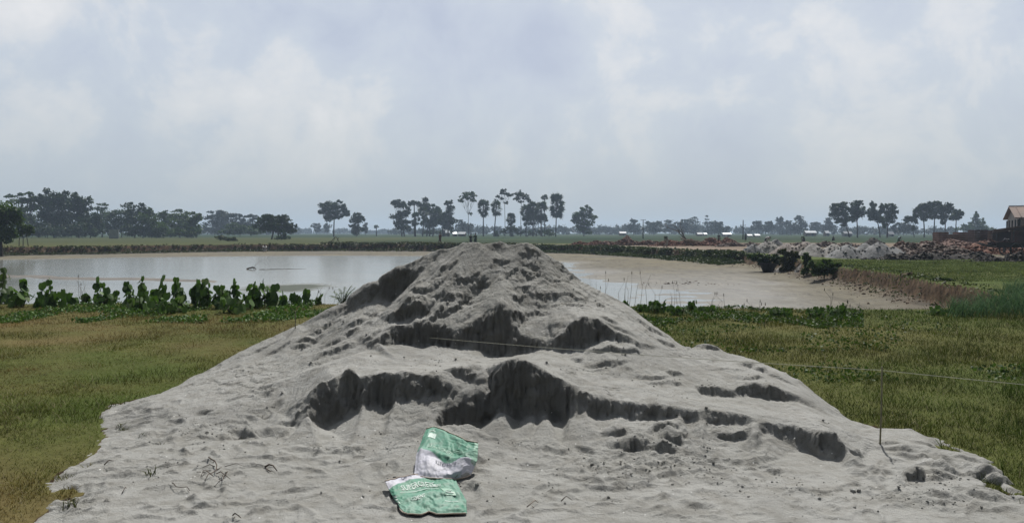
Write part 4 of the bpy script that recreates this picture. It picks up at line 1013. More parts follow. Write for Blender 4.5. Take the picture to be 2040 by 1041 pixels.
def treeline(label, x0, x1, tops, d, n, mat, depth=30):
    "a far wood, too many crowns to count"
    rg = np.random.default_rng(int(x0) + int(d))
    k = d / FPX
    P = []; T = []
    for i in range(n):
        pass
    m = int((x1 - x0) / 7)
    lob = []
    for j in range(m * 2):
        px = rg.uniform(x0, x1)
        tp = np.interp(px, [t[0] for t in tops], [t[1] for t in tops]) + rg.uniform(0, 5)
        c = at(px, tp, d); rz = c[2] * 0.5
        lob.append(((px - 1020) * k, d + rg.uniform(-depth, depth), c[2] - rz * rg.uniform(0.9, 1.05), rg.uniform(5, 11) * k, rg.uniform(5, 10) * k, rz))
    P, T = crown_points(lob, n, rg, 5, 0.5)
    P[:, 2] = np.maximum(P[:, 2], 0.3)
    V, Q = leaf_quads(P, 0.0013 * d, rg)
    o = link('far_wood', mesh_np('far_wood', V, Q, None, False, {'tint': np.repeat(T, 4)}), mat)
    tag(o, label, 'wood', None, 'stuff')
treeline('blue hazy wood behind the left skyline trees', -260, 600, [(-260, 430), (200, 442), (600, 452)], 620, 16000, M_leaf_far)
treeline('palest wood on the horizon left of the palms', 560, 800, [(560, 450), (600, 451), (640, 455), (700, 454), (760, 456), (800, 455)], 1050, 6000, M_leaf_far, 60)
treeline('hazy wood behind the palm groups', 780, 1240, [(780, 455), (900, 452), (960, 447), (1040, 450), (1110, 447), (1200, 447), (1240, 448)], 640, 11000, M_leaf_far)
treeline('hazy wood behind the brick yard', 1200, 1560, [(1200, 446), (1300, 446), (1400, 444), (1470, 450), (1560, 449)], 700, 8000, M_leaf_far)
treeline('hazy wood behind the right groups of trees', 1540, 2350, [(1540, 449), (1680, 448), (1800, 449), (1900, 452), (2000, 455), (2350, 440)], 560, 15000, M_leaf_far)

# ------------------------------------------------------------------ far houses, poles
M_tin = simple('bright_tin', (0.62, 0.64, 0.66), 0.35, 0.08, 0.8, metal=0.3)
M_tin_dull = simple('dull_tin', (0.30, 0.31, 0.33), 0.5, 0.15, 0.5, metal=0.2)
M_rust = simple('rusty_tin', (0.12, 0.075, 0.055), 0.75, 0.35, 0.35)
M_wallg = simple('grey_wall', (0.24, 0.23, 0.22), 0.9, 0.2, 0.6)
M_mudwall = simple('mud_wall', (0.17, 0.13, 0.10), 0.9, 0.2, 0.6)
M_darkin = simple('dark_void', (0.02, 0.02, 0.02), 0.9)
M_concrete = simple('pole_concrete', (0.10, 0.10, 0.10), 0.8, 0.2, 2)
M_iron = simple('dark_iron', (0.03, 0.032, 0.036), 0.6, 0.3, 2)
def house(label, px, d, wpx, top, eave, roof=M_tin, wall=M_mudwall, group='small tin-roofed houses in the far fields', rot=0.15, z0=0.0):
    k = d / FPX
    x = (px - 1020) * k; W = wpx * k; D = max(2.5, W * 0.55)
    ztop = at(px, top, d)[2]; ze = at(px, eave, d)[2]
    root = empty('tin_house', (x, d, z0), label, 'house', group); root.rotation_euler.z = rot
    b = MB(); b.box((0, 0, ze / 2), (W * 0.92, D * 0.85, ze)); b.v = b.v
    b.add([(-W * .46, -D * .425, ze), (-W * .46, D * .425, ze), (-W * .46, 0, ztop - .06), (W * .46, -D * .425, ze), (W * .46, D * .425, ze), (W * .46, 0, ztop - .06)], [], [(0, 2, 1), (3, 4, 5)])
    b.build('wall', wall, root)
    r = MB()
    for s in (-1, 1):
        p = [(-W / 2, s * D / 2, ze - 0.1), (W / 2, s * D / 2, ze - 0.1), (W / 2, 0, ztop), (-W / 2, 0, ztop)]
        r.add(p + [(a, b_, c - 0.06) for a, b_, c in p], [(0, 1, 2, 3), (7, 6, 5, 4), (0, 4, 5, 1), (1, 5, 6, 2), (3, 2, 6, 7), (0, 3, 7, 4)])
    r.build('roof', roof, root)
    dd = MB(); dd.box((W * 0.12, -D * .425 - .03, min(0.95, ze * .45)), (0.9, 0.05, min(1.9, ze * .9))); dd.build('door', M_darkin, root)
    return root
house('small house with a steep tilted bright roof, behind the walking person', 888, 330, 15, 455, 463, rot=0.9)
house('low bright roof just right of the steep tilted one', 906, 340, 9, 462, 465)
house('wider low bright roof left of the long bare stem', 921, 335, 15, 461.5, 465.5, rot=-.2)
house('pale roofed house in the far field left of the tall pole', 1240, 420, 14, 461, 464, M_tin_dull)
house('tiny bright roof in front of the green far grove', 1404, 400, 7, 463.5, 466)
house('long pale-fronted house right of the green far grove', 1447, 330, 18, 463.5, 466, M_tin, M_wallg)
house('first of two small white roofs right of the dark pole', 1492, 300, 10, 466.5, 468.5)
house('second of two small white roofs right of the dark pole', 1507, 300, 11, 466, 468.3)
house('long thin white roof behind the square hazy tree', 1613, 360, 24, 459.5, 463)
house('small pale roof between the long white roof and the right trees', 1646, 365, 9, 459.5, 463.5)
house('pale low house under the right group of trees', 1687, 330, 18, 460.5, 464.5, M_tin_dull, M_wallg)
house('pale house seen between the right groups of trees', 1773, 330, 12, 461, 466, M_tin_dull, M_wallg)
house('grey cottage gable in the far field beside the green grove', 1393, 380, 11, 463, 466, M_tin_dull)
# pale wall among the left trees
_p = at(227, 458, 214); b = MB(); b.box((0, 0, 1.15), (2.6, 0.3, 2.3)); b.box((0, 0, 2.36), (2.8, 0.4, 0.12))
o = b.build('hut_wall', simple('pale_plaster', (0.33, 0.34, 0.33), 0.9, 0.15, 1)); o.location = (_p[0], 214, 0)
tag(o, 'pale plastered hut wall half hidden under the left skyline trees', 'wall')

def pole(label, px, d, top, arm):
    k = d / FPX; H = at(px, top, d)[2]
    root = empty('utility_pole', ((px - 1020) * k, d, 0), label, 'pole', 'utility poles in the fields')
    b = MB(); b.tube([(0, 0, -.2), (0, 0, H)], [0.16, 0.10], 8); b.build('post', M_concrete, root, True)
    b = MB()
    for z in arm: b.box((0, 0, H * z), (1.3, .09, .09)); b.tube([(-.55, 0, H * z), (-.55, 0, H * z + .18)], .05, 5); b.tube([(.55, 0, H * z), (.55, 0, H * z + .18)], .05, 5)
    b.build('crossarm', M_iron, root)
pole('plain grey utility pole left of the leaning dead branches', 1281, 205, 437, [0.97])
pole('dark utility pole with a bracket behind the gravel heaps', 1480, 190, 438, [0.72, 0.62])

# ------------------------------------------------------------------ heaps in the brick yard
def heapmat(name, c1, c2, c3, scale=9.0):
    m, t, out = newmat(name)
    g = t.nodes.new('ShaderNodeNewGeometry'); P = g.outputs['Position']
    vo = N(t, 'ShaderNodeTexVoronoi', Scale=scale); L(t, P, vo.inputs['Vector'])
    sc = N(t, 'ShaderNodeSeparateColor'); L(t, vo.outputs['Color'], sc.inputs[0])
    c = RAMP(t, MATH(t, 'ADD', MATH(t, 'MULTIPLY', sc.outputs[0], .6), MATH(t, 'MULTIPLY', NOISE(t, P, 0.8, 5, 0.6), 0.4)), [(0.2, c1), (0.55, c2), (0.85, c3)])
    p = N(t, 'ShaderNodeBsdfPrincipled', Roughness=0.9); p.inputs['Specular IOR Level'].default_value = 0.2
    L(t, c, p.inputs['Base Color'])
    b = N(t, 'ShaderNodeBump', Strength=0.8, Distance=0.06); L(t, sc.outputs[1], b.inputs['Height']); L(t, b.outputs[0], p.inputs['Normal'])
    L(t, p.outputs[0], out.inputs['Surface'])
    return m
M_gravel = heapmat('pale_gravel', (0.22, 0.21, 0.195), (0.28, 0.268, 0.25), (0.34, 0.325, 0.31), 6)
M_gravel_g = heapmat('grey_gravel', (0.17, 0.172, 0.172), (0.225, 0.225, 0.225), (0.28, 0.28, 0.28), 6)
M_gravel_b = heapmat('pinkish_gravel', (0.17, 0.145, 0.13), (0.25, 0.22, 0.20), (0.31, 0.28, 0.26), 6)
M_brick = heapmat('broken_brick', (0.075, 0.04, 0.03), (0.17, 0.08, 0.055), (0.26, 0.15, 0.11), 5)
M_brick_red = heapmat('red_brick_bats', (0.075, 0.045, 0.038), (0.135, 0.078, 0.062), (0.22, 0.15, 0.125), 5)
M_rubble = heapmat('mixed_rubble', (0.06, 0.045, 0.04), (0.15, 0.115, 0.10), (0.30, 0.25, 0.22), 5)
M_dark = heapmat('dark_spoil', (0.035, 0.032, 0.032), (0.06, 0.054, 0.05), (0.10, 0.09, 0.08), 6)
def heap(name, label, px, d, wpx, hpx, mat, cat, group=None, peaks=None, nrock=90, rs=0.06, depth=0.8, seed=0, rough=0.11):
    k = d / FPX
    W = wpx * k / 2; Hh = hpx * k; D = max(W * depth, Hh * 1.2)
    x0 = (px - 1020) * k
    n = 72
    u, v = np.meshgrid(np.linspace(-1.15, 1.15, n), np.linspace(-1.15, 1.15, n))
    X = u * W; Y = v * D
    pk = peaks or [(0, 0, 1, 0.75)]
    z = np.zeros_like(X)
    for (ux, vy, h, r) in pk:
        q = np.sqrt(((u - ux) / r) ** 2 + ((v - vy) / max(r, .8)) ** 2) + 0.10 * fbm((X + x0) * 0.8, (Y + d) * 0.8, 3, 5 + seed)
        z = np.maximum(z, h * Hh * np.clip(1 - np.clip(q, 0, 1) ** 1.35, 0, 1))
    lump = fbm((X + x0) * 2.2, (Y + d) * 2.2, 4, 9 + seed, 0.62)
    z = z * (1 + (0.22 if rough > .08 else .08) * fbm((X + x0) * 1.1, (Y + d) * 1.1, 3, 33 + seed)) + (z > 0.02) * rough * Hh * lump
    edge = 1 - sstep(0.9, 1.1, np.maximum(abs(u), abs(v)))
    z = z * edge - 0.05
    V = np.stack([X, Y, z], -1).reshape(-1, 3)
    i = np.arange(n * n).reshape(n, n)
    Q = np.stack([i[:-1, :-1], i[:-1, 1:], i[1:, 1:], i[1:, :-1]], -1).reshape(-1, 4)
    rg = np.random.default_rng(seed + int(px))
    if nrock:
        ii = rg.integers(0, n - 1, (nrock * 3, 2)); it = []
        for a, b in ii:
            zz_ = z[a, b]
            if zz_ > 0.0 or (rg.random() < 0.15 and zz_ > -0.051): it.append((X[a, b] + rg.uniform(-.05, .05), Y[a, b], max(zz_, 0) + rs * .2, rs * rg.uniform(0.5, 1.7)))
            if len(it) >= nrock: break
        rv, rt_ = rocks(it, seed + 5)
        rt_ = rt_ + len(V); V = np.concatenate([V, rv])
    else: rt_ = None
    o = link(name, mesh_np(name, V, Q, rt_, False), mat)
    o.location = (x0, d, 0)
    return tag(o, label, cat, group)
GH = 'gravel heaps beside the far bank'
heap('gravel_heap', 'small pale gravel heap at the left front of the row', 1500, 60, 70, 20, M_gravel_g, 'gravel heap', GH, seed=1, rough=.045)
heap('gravel_heap', 'pale gravel heap with a bright left edge', 1535, 62, 100, 27, M_gravel, 'gravel heap', GH, [(-.1, 0, 1, .8)], seed=2, rough=.045)
heap('gravel_heap', 'small far gravel heap behind the bright-edged one', 1545, 84, 60, 19, M_gravel_g, 'gravel heap', GH, seed=3, rough=.045)
heap('gravel_heap', 'broad pinkish gravel heap behind the dark bush', 1590, 55, 130, 30, M_gravel_b, 'gravel heap', GH, [(-.3, .2, .95, .6), (.25, 0, 1, .7)], seed=4, rough=.045)
heap('gravel_heap', 'long low pale heap above the green bush', 1645, 52, 130, 31, M_gravel, 'gravel heap', GH, [(-.4, 0, .95, .6), (.3, .1, .9, .65)], seed=5, rough=.045)
heap('gravel_heap', 'grey gravel heap in the middle right of the row', 1700, 50, 130, 31, M_gravel_g, 'gravel heap', GH, [(-.2, 0, .9, .7), (.4, .1, 1, .55)], seed=6, rough=.045)
heap('gravel_heap', 'rightmost grey gravel heap against the brick rubble', 1752, 49.5, 120, 34, M_gravel_g, 'gravel heap', GH, [(0, 0, 1, .8), (.45, -.1, .75, .5)], seed=7, rough=.045)
GB = 'heaps of broken brick in the yard'
heap('rubble_heap', 'brown brick rubble heap right of the gravel, dark at its foot', 1845, 52, 180, 31, M_rubble, 'rubble heap', GB, [(-.4, 0, .85, .6), (.1, .1, 1, .7), (.6, 0, .7, .45)], 700, .11, seed=8)
heap('rubble_heap', 'long red heap of brick bats behind the brown rubble', 1910, 66, 250, 27, M_brick_red, 'rubble heap', GB, [(-.5, 0, .8, .5), (-.05, 0, 1, .55), (.45, 0, .85, .5)], 700, .12, seed=9)
heap('rubble_heap', 'small bright red brick heap touching the grey gravel', 1795, 60, 70, 24, M_brick_red, 'rubble heap', GB, None, 220, .11, seed=10)
heap('rubble_heap', 'brown rubble heap in front of the lean-to', 1975, 60, 150, 24, M_brick, 'rubble heap', GB, [(-.3, 0, 1, .6), (.4, 0, .8, .6)], 500, .11, seed=11)
heap('spoil_heap', 'low dark spoil bank edging the bright turf', 1850, 47.5, 220, 15, M_dark, 'spoil heap', GB, [(-.5, 0, .9, .5), (0, 0, 1, .6), (.5, 0, .8, .5)], 260, .08, depth=.25, seed=12)
heap('spoil_heap', 'dark spoil bank at the right edge of the turf', 2010, 44, 160, 20, M_dark, 'spoil heap', GB, [(-.4, 0, .7, .5), (.3, 0, 1, .7)], 260, .08, depth=.3, seed=13)
heap('spoil_heap', 'dark weedy spoil heap just left of the parked cart', 1950, 50, 90, 16, M_dark, 'spoil heap', GB, None, 160, .08, depth=.4, seed=14)
heap('brick_heap', 'low brown brick heap just right of the sand pile top', 1175, 101, 90, 9, M_brick, 'brick heap', GB, [(-.4, 0, .8, .5), (.3, 0, 1, .6)], 300, .12, depth=.4, seed=15)
heap('brick_heap', 'long low reddish brick heap along the far bank', 1255, 100, 150, 12, M_brick_red, 'brick heap', GB, [(-.6, 0, .7, .4), (-.1, 0, 1, .5), (.5, 0, .9, .5)], 500, .12, depth=.25, seed=16)
heap('brick_dust_heap', 'reddish cone-shaped heap rising behind the long brick heap', 1249, 122, 44, 17, M_brick_red, 'brick heap', GB, None, 30, .08, seed=17, rough=.05)
heap('brick_heap', 'brown brick heap under the dead branches', 1365, 96, 130, 13, M_brick, 'brick heap', GB, [(-.5, 0, .9, .5), (.1, 0, 1, .6), (.6, 0, .7, .4)], 500, .12, depth=.3, seed=18)
heap('brick_heap', 'purplish brick heap right of the dead branches', 1432, 104, 90, 15, M_brick, 'brick heap', GB, [(-.3, 0, 1, .6), (.4, 0, .8, .6)], 350, .12, depth=.4, seed=19)
heap('rubble_heap', 'dark rubble strip behind the gravel heaps', 1640, 88, 160, 11, M_rubble, 'rubble heap', GB, [(-.5, 0, .8, .5), (.1, 0, 1, .5), (.6, 0, .8, .4)], 350, .12, depth=.2, seed=20)
heap('soil_mound', 'brown earth mound below the third and fourth right trees', 1740, 92, 70, 19, M_dark, 'earth mound', GB, [(0, 0, 1, .8)], 60, .08, seed=21)
heap('rubble_heap', 'flat rubble strip behind the leftmost gravel heap', 1478, 92, 110, 9, M_rubble, 'rubble heap', GB, [(-.4, 0, 1, .5), (.4, 0, .9, .5)], 260, .12, depth=.25, seed=22)

# stacked fresh bricks
def brick_stack(label, px, d, wpx, hpx, mat):
    k = d / FPX; W = wpx * k; H = hpx * k
    mb = MB(); rg = random.Random(int(px))
    nx = max(2, int(W / 0.55)); nz = max(2, int(H / 0.25))
    for i in range(nx):
        for j in range(nz):
            if j == nz - 1 and rg.random() < .2: continue
            mb.box((-W / 2 + (i + .5) * W / nx + rg.uniform(-.02, .02), rg.uniform(-.03, .03), (j + .5) * H / nz), (W / nx - .03, 1.4, H / nz - .015))
    o = mb.build('brick_stack', mat); o.location = ((px - 1020) * k, d, at(px, 463, d)[2] * 0)
    return tag(o, label, 'brick stack', 'stacks of fresh bricks in the yard')
M_stack = simple('stacked_brick', (0.15, 0.085, 0.065), 0.9, 0.35, 1.6, bump=.3, bscale=6)
M_stack2 = simple('dark_stacked_brick', (0.08, 0.055, 0.055), 0.9, 0.35, 1.6)
brick_stack('long low wall of stacked bricks under the last row of trees', 1898, 98, 70, 27, M_stack)
brick_stack('taller dark stack of bricks left of the lean-to', 1947, 90, 26, 34, M_stack2)
brick_stack('pale reddish stack of bricks against the lean-to', 1967, 92, 18, 32, M_stack)

# ------------------------------------------------------------------ kiln shed at the right edge
M_rustd = simple('dark_rusty_tin', (0.09, 0.07, 0.06), 0.8, 0.35, 0.5)
def shed():
    d = 96; k = d / FPX
    x0 = (2029 - 1020) * k; x1 = (2240 - 1020) * k
    xr = (2018 - 1020) * k
    root = empty('kiln_shed', (x0, d, 0), 'big gabled shed with grey end wall and rusty roof at the right edge', 'shed')
    root.rotation_euler.z = R(-26.5)
    ze = at(2029, 433, d)[2] / .9; zr = at(2016, 412, 101)[2]
    W = (x1 - x0); D = 13.0
    # gable end faces left-front: ridge runs away to the right
    m = Matrix.Rotation(R(0), 3, 'Z')
    gx = 0.0; ridge_y = D * 0.5
    b = MB()
    gw = [(0, 0, 0), (0, D, 0), (0, D, ze * 0.9), (0, D * .5, zr), (0, 0, ze * 0.9)]
    b.add(gw + [(0.15, y, z) for _, y, z in gw], [], [(0, 2, 1), (0, 3, 2), (0, 4, 3), (5, 6, 7), (5, 7, 8), (5, 8, 9)])
    b.box((W / 2, 0.07, ze * 0.45), (W - .3, 0.14, ze * 0.9))
    b.build('wall', M_wallg, root)
    f = MB()
    for y in (0.15, 3.0, 6.5, 10, 12.85):
        f = MB(); f.box((-0.09, y, ze * .42), (0.14, 0.22, ze * .84)); f.build('post', M_iron, root)
    for x in np.arange(1.2, W, 1.6):
        f = MB(); f.box((x, -0.06, ze * .44), (0.12, 0.1, ze * .86)); f.build('post', M_iron, root)
    r = MB()
    for (ya, za, yb, zb) in ((-0.6, ze * .9, D / 2, zr + .1), (D + .6, ze * .9, D / 2, zr + .1)):
        p = [(-0.5, ya, za), (W, ya, za), (W, yb, zb), (-0.5, yb, zb)]
        r.add(p + [(a, b_, c - .1) for a, b_, c in p], [(0, 1, 2, 3), (7, 6, 5, 4), (0, 4, 5, 1), (1, 5, 6, 2), (3, 2, 6, 7), (0, 3, 7, 4)])
    rr = r.build('roof', M_rust, root)
    g = MB()
    for x in np.arange(0.2, W, 0.9):
        g = MB(); g.tube([(x, -0.62, ze * .9 + .06), (x, D / 2, zr + .16)], .05, 4, False); g.build('rib', M_rust, rr)
    cp = MB(); cp.box((W / 2 - .25, D / 2, zr + .16), (W + .5, .5, .08)); cp.build('ridge_cap', M_tin_dull, root)
    # lower lean-to in front
    d2 = 84; k2 = d2 / FPX
    l0 = (1978 - 1020) * k2
    rt2 = empty('lean_to', (l0, d2, 0), 'long open lean-to with a sloping tin roof in front of the big shed', 'lean-to')
    rt2.rotation_euler.z = R(-30)
    zl = at(1978, 457, d2)[2]; zh = at(2030, 447, d2)[2]
    W2 = 16
    b = MB()
    p = [(0, -1.2, zl), (W2 * .22, -1.4, zh), (W2, -1.4, zh + .15), (W2, 5, zh - .3), (W2 * .22, 5, zh - .4), (0, 4, zl - .3)]
    b.add(p + [(a, b_, c - .09) for a, b_, c in p], [(0, 1, 4, 5), (1, 2, 3, 4), (11, 10, 7, 6), (10, 9, 8, 7), (0, 6, 7, 1), (1, 7, 8, 2), (5, 11, 6, 0)])
    b.build('roof', M_rustd, rt2)
    for i, x in enumerate((0.3, 1.9, 3.6, 5.6, 8, 10.5)):
        q = MB(); h = (zl if x < 1 else zh) - .4; q.tube([(x, -1.1, 0), (x, -1.1, h)], .09, 6); q.build('post', M_iron, rt2)
    q = MB(); q.box((W2 / 2, 4.4, zl / 2), (W2, .15, zl * .96)); q.build('back_wall', simple('dark_wall', (0.05, 0.04, 0.04), .9, .3, .7), rt2)  # back wall in a very dark brown-grey base colour, slightly mottled
    q = MB(); q.box((W2 * .6, 1.0, .55), (W2 * .7, 1.6, 1.1)); q.build('brick_bench', M_stack2, rt2)
    # lower awning further right
    d3 = 74; k3 = d3 / FPX; a0 = (2016 - 1020) * k3
    rt3 = empty('awning', (a0, d3, 0), 'low dark awning with a pale tin edge at the right border', 'awning')
    rt3.rotation_euler.z = R(-30)
    za = at(2016, 460, d3)[2]
    b = MB(); b.box((3, 1.5, za), (6.4, 4.0, .08)); b.build('roof', M_rustd, rt3)
    for x in (0.1, 2.2, 4.4):
        q = MB(); q.tube([(x, -.3, 0), (x, -.3, za - .04)], .07, 6); q.build('post', M_iron, rt3)
    q = MB(); q.box((3, 3.2, za / 2), (6, .12, za * .95)); q.build('back_wall', M_stack2, rt3)
shed()
def cart():
    d = 56; k = d / FPX
    root = empty('brick_cart', ((2008 - 1020) * k, d, 0), 'dark flat brick cart parked beside the pale track at the right edge', 'cart')
    b = MB(); b.box((0, 0, .62), (2.2, 1.1, .10)); b.box((0, -.52, .78), (2.2, .05, .26)); b.box((0, .52, .78), (2.2, .05, .26)); b.build('bed', M_iron, root)
    for y in (-.6, .6):
        w_ = MB()
        n = 20
        pts = [(0.2 + .42 * math.cos(2 * math.pi * i / n), y, .42 + .42 * math.sin(2 * math.pi * i / n)) for i in range(n + 1)]
        w_.tube(pts, .045, 6, False)
        for a in range(8): w_.tube([(0.2, y, .42), (0.2 + .4 * math.cos(a * math.pi / 4), y, .42 + .4 * math.sin(a * math.pi / 4))], .015, 4)
        w_.build('wheel', M_iron, root)
    h = MB(); h.tube([(-1.1, -.35, .62), (-2.0, -.3, .85)], .035, 6); h.tube([(-1.1, .35, .62), (-2.0, .3, .85)], .035, 6); h.tube([(-2, -.32, .85), (-2, .32, .85)], .03, 6); h.build('handle', M_iron, root)
    l = MB(); rr = random.Random(3)
    for i in range(60): l.box((rr.uniform(-.9, .9), rr.uniform(-.4, .4), .72 + rr.uniform(0, .28)), (.24, .11, .07), Matrix.Rotation(rr.uniform(0, 3), 3, 'Z'))
    l.build('brick_load', M_stack2, root)
cart()

# dead branches, leaning poles
def branch(mb, p, dirv, ln, r, rg, depth=3, kink=0.35):
    pts = [p]; rads = [r]; q = p.copy(); dv = dirv.normalized()
    n = 5
    for i in range(n):
        dv = (dv + Vector((rg.uniform(-1, 1), rg.uniform(-1, 1), rg.uniform(-.7, .7))) * kink * .5).normalized()
        q = q + dv * ln / n; pts.append(q); rads.append(r * (1 - (i + 1) / n * 0.7))
        if depth > 0 and i >= 1 and rg.random() < 0.75:
            nd = (dv + Vector((rg.uniform(-1, 1), rg.uniform(-.6, .6), rg.uniform(-.5, .9)))).normalized()
            branch(mb, q, nd, ln * 0.55, r * 0.5, rg, depth - 1, kink)
    mb.tube(pts, rads, 5)
M_deadwood = simple('dead_wood', (0.20, 0.17, 0.14), 0.9, .3, 3)
M_twig = simple('twig_bark', (0.085, 0.065, 0.05), 0.9, .3, 8)
rg_ = random.Random(5)
def deadthing(name, label, px0, py0, px1, py1, d, r, mat, cat, depth=2):
    a = at(px0, py0, d); b_ = at(px1, py1, d)
    a.z = max(a.z, 0)
    mb = MB(); branch(mb, Vector((0, 0, 0)), b_ - a, (b_ - a).length, r, rg_, depth, .25)
    o = mb.build(name, mat); o.location = a
    return tag(o, label, cat)
deadthing('dead_branch', 'long dead branch sticking up out of the brick heap', 1382, 490, 1346, 466, 94, .12, M_twig, 'branch')
deadthing('dead_branch', 'pale peeled log lying across the brick heap', 1356, 474, 1383, 487, 93, .10, M_deadwood, 'branch', 1)
deadthing('dead_branch', 'forked dark branch on the brick heap right of the long one', 1368, 489, 1360, 468, 95, .08, M_twig, 'branch')
deadthing('dead_branch', 'bleached forked stump beside the bending worker', 1322, 492, 1328, 482, 87, .10, M_deadwood, 'branch', 1)
mb = MB()
_a = [gnd(658, 483), gnd(672, 481.5), gnd(677, 483)]
top = Vector((0, 0, 0))
dA = 134; k = dA / FPX
root = empty('bamboo_trestle', ((668 - 1020) * k, dA, 0), 'pale wooden trestle of leaning poles on the far bank below the forked tree', 'trestle')
for (x0_, x1_, z1_) in ((-.85, .05, .95), (.75, .1, .9), (-.35, -.05, .8), (.3, .55, .75)):
    mb = MB(); mb.tube([(x0_, random.uniform(-.3, .3), 0), (x1_, 0, z1_)], .06, 6); mb.build('pole', M_deadwood, root)

# ------------------------------------------------------------------ bank vegetation
def edge_points():
    pts = []
    for (x0, y0), (x1, y1) in zip(PIT, PIT[1:] + PIT[:1]):
        n = max(2, int(math.hypot(x1 - x0, y1 - y0) / 0.25))
        for i in range(n): pts.append((x0 + (x1 - x0) * i / n, y0 + (y1 - y0) * i / n))
    return np.array(pts)
EP = edge_points()
def bank_scrub(label, cond, n, size, zlo, zhi, mat, name='bank_scrub', spread=0.9, gate=0.45, gs=0.25, inward=0.0):
    rg = np.random.default_rng(n)
    E = EP[cond(EP[:, 0], EP[:, 1])]
    e = E[rg.integers(0, len(E), n * 2)]
    g = vnoise(e[:, 0] * gs, e[:, 1] * gs, 61)
    e = e[g > gate][:n]; m = len(e)
    x = e[:, 0] + rg.normal(0, spread, m); y = e[:, 1] + rg.normal(0, spread, m)
    if inward:
        dn = np.hypot(-22 - e[:, 0], 62 - e[:, 1]); x += inward * (-22 - e[:, 0]) / dn; y += inward * (62 - e[:, 1]) / dn
    cl = np.stack([x, y], 1)
    gz = ground_z(x, y)[0]
    hh = zlo + (zhi - zlo) * vnoise(x * 0.7, y * 0.7, 17) ** 1.3
    # a few leaves per sprig
    k = 7
    P = np.repeat(np.stack([x, y, gz], 1), k, 0)
    H = np.repeat(hh, k)
    P[:, :2] += rg.normal(0, 0.10, (m * k, 2)); P[:, 2] += rg.uniform(0, 1, m * k) ** 0.8 * H
    V, Q = leaf_quads(P, size, rg)
    T = np.repeat(np.clip(np.repeat(vnoise(x * .5, y * .5, 3), k) + rg.normal(0, .15, m * k), 0, 1), 4)
    o = link(name, mesh_np(name, V, Q, None, False, {'tint': T}), mat)
    tag(o, label, 'undergrowth', None, 'stuff')
bank_scrub('dark low undergrowth hanging over the far bank on the left', lambda x, y: (y > 66) & (x < -22), 3200, .10, .01, .22, M_leaf_olive, gate=-1, spread=.5, inward=.8)
bank_scrub('green undergrowth covering the far bank right of the sand pile', lambda x, y: (y > 57) & (x > 1) & (x < 17), 7500, .09, .04, .30, M_leaf_scrub, gate=.15, spread=.5, inward=.8)
bank_scrub('thin weeds on the bare far bank behind the pile', lambda x, y: (y > 80) & (x > -24) & (x < 2), 1100, .13, .1, .35, M_leaf_olive, gate=.45)
bank_scrub('weeds fringing the near right bank', lambda x, y: (x > 10) & (y > 19) & (y < 40), 200, .04, .04, .16, M_leaf_scrub, gate=.5, spread=.5)
GBU = 'bushes on the right bank'
tree('bush', 'tall dark bush standing in the notch of the right bank', 1570, 46.5, [(1561, 503, 9, 6), (1581, 509, 9, 8), (1570, 518, 16, 10), (1570, 534, 14, 10)], 2200, .07, M_leaf_olive, cat='bush', group=GBU, z0=-.85, trunk_r=.04)
tree('bush', 'dark overhanging bush above the black basket', 1535, 48.6, [(1520, 514, 16, 7), (1542, 514, 12, 7), (1500, 512, 14, 7), (1548, 522, 7, 9), (1530, 524, 16, 6)], 1700, .07, M_leaf_dark, cat='bush', group=GBU, z0=-.85, trunk_r=.04)
tree('bush', 'narrow bush between the sand spill and the green bush', 1610, 41.5, [(1608, 512, 7, 8), (1611, 528, 9, 9), (1603, 540, 8, 6)], 900, .06, M_leaf_mid, cat='bush', group=GBU, z0=-.8, trunk_r=.03)
tree('bush', 'bright green bush hanging over the right bank', 1642, 38.6, [(1628, 527, 17, 9), (1648, 528, 19, 9), (1664, 535, 18, 9), (1640, 541, 20, 9)], 2600, .065, M_leaf_light, cat='bush', group=GBU, z0=-.7, trunk_r=.03)
tree('bush', 'small bush on the clay edge near the pale pole', 1880, 26.5, [(1880, 561, 16, 5), (1868, 559, 10, 4)], 700, .04, M_leaf_dark, cat='bush', group=GBU, z0=-.05, trunk_r=.01)
# clay lumps tumbled at the foot of the right bank
rg = np.random.default_rng(8)
E = EP[(EP[:, 0] > 10) & (EP[:, 1] > 21) & (EP[:, 1] < 56)]
e = E[rg.integers(0, len(E), 1500)]
inx = -np.abs(rg.normal(0.1, 0.5, 1500)); X_ = e[:, 0] + inx - .35; Y_ = e[:, 1] + rg.normal(0, .5, 1500)
Zg = ground_z(X_, Y_)[0]; sel = (Zg < -.2) & (np.arange(1500) < 800)
rv, rt_ = rocks(np.stack([X_, Y_, Zg + .02, rg.gamma(2, .011, 1500) + .008], 1)[sel], 4)
o = link('clay_lumps', mesh_np('clay_lumps', rv, None, rt_, False), simple('clay', (0.17, 0.13, 0.095), .95, .35, 2, bump=.5, bscale=9))
tag(o, 'brown clay lumps tumbled along the foot of the right bank', 'clay lumps', None, 'stuff')
# sand spilling into the pit in the notch
heap('sand_spill', 'pale sand spilling into the pit left of the narrow bush', 1600, 44.5, 60, 24, M_gravel, 'sand spill', 'sand tongues running into the pit', None, 60, .05, seed=31).location.z = -.8
heap('sand_spill', 'small pale sand tongue beside the black basket', 1556, 46.8, 46, 18, M_gravel, 'sand spill', 'sand tongues running into the pit', None, 40, .05, seed=32).location.z = -.85
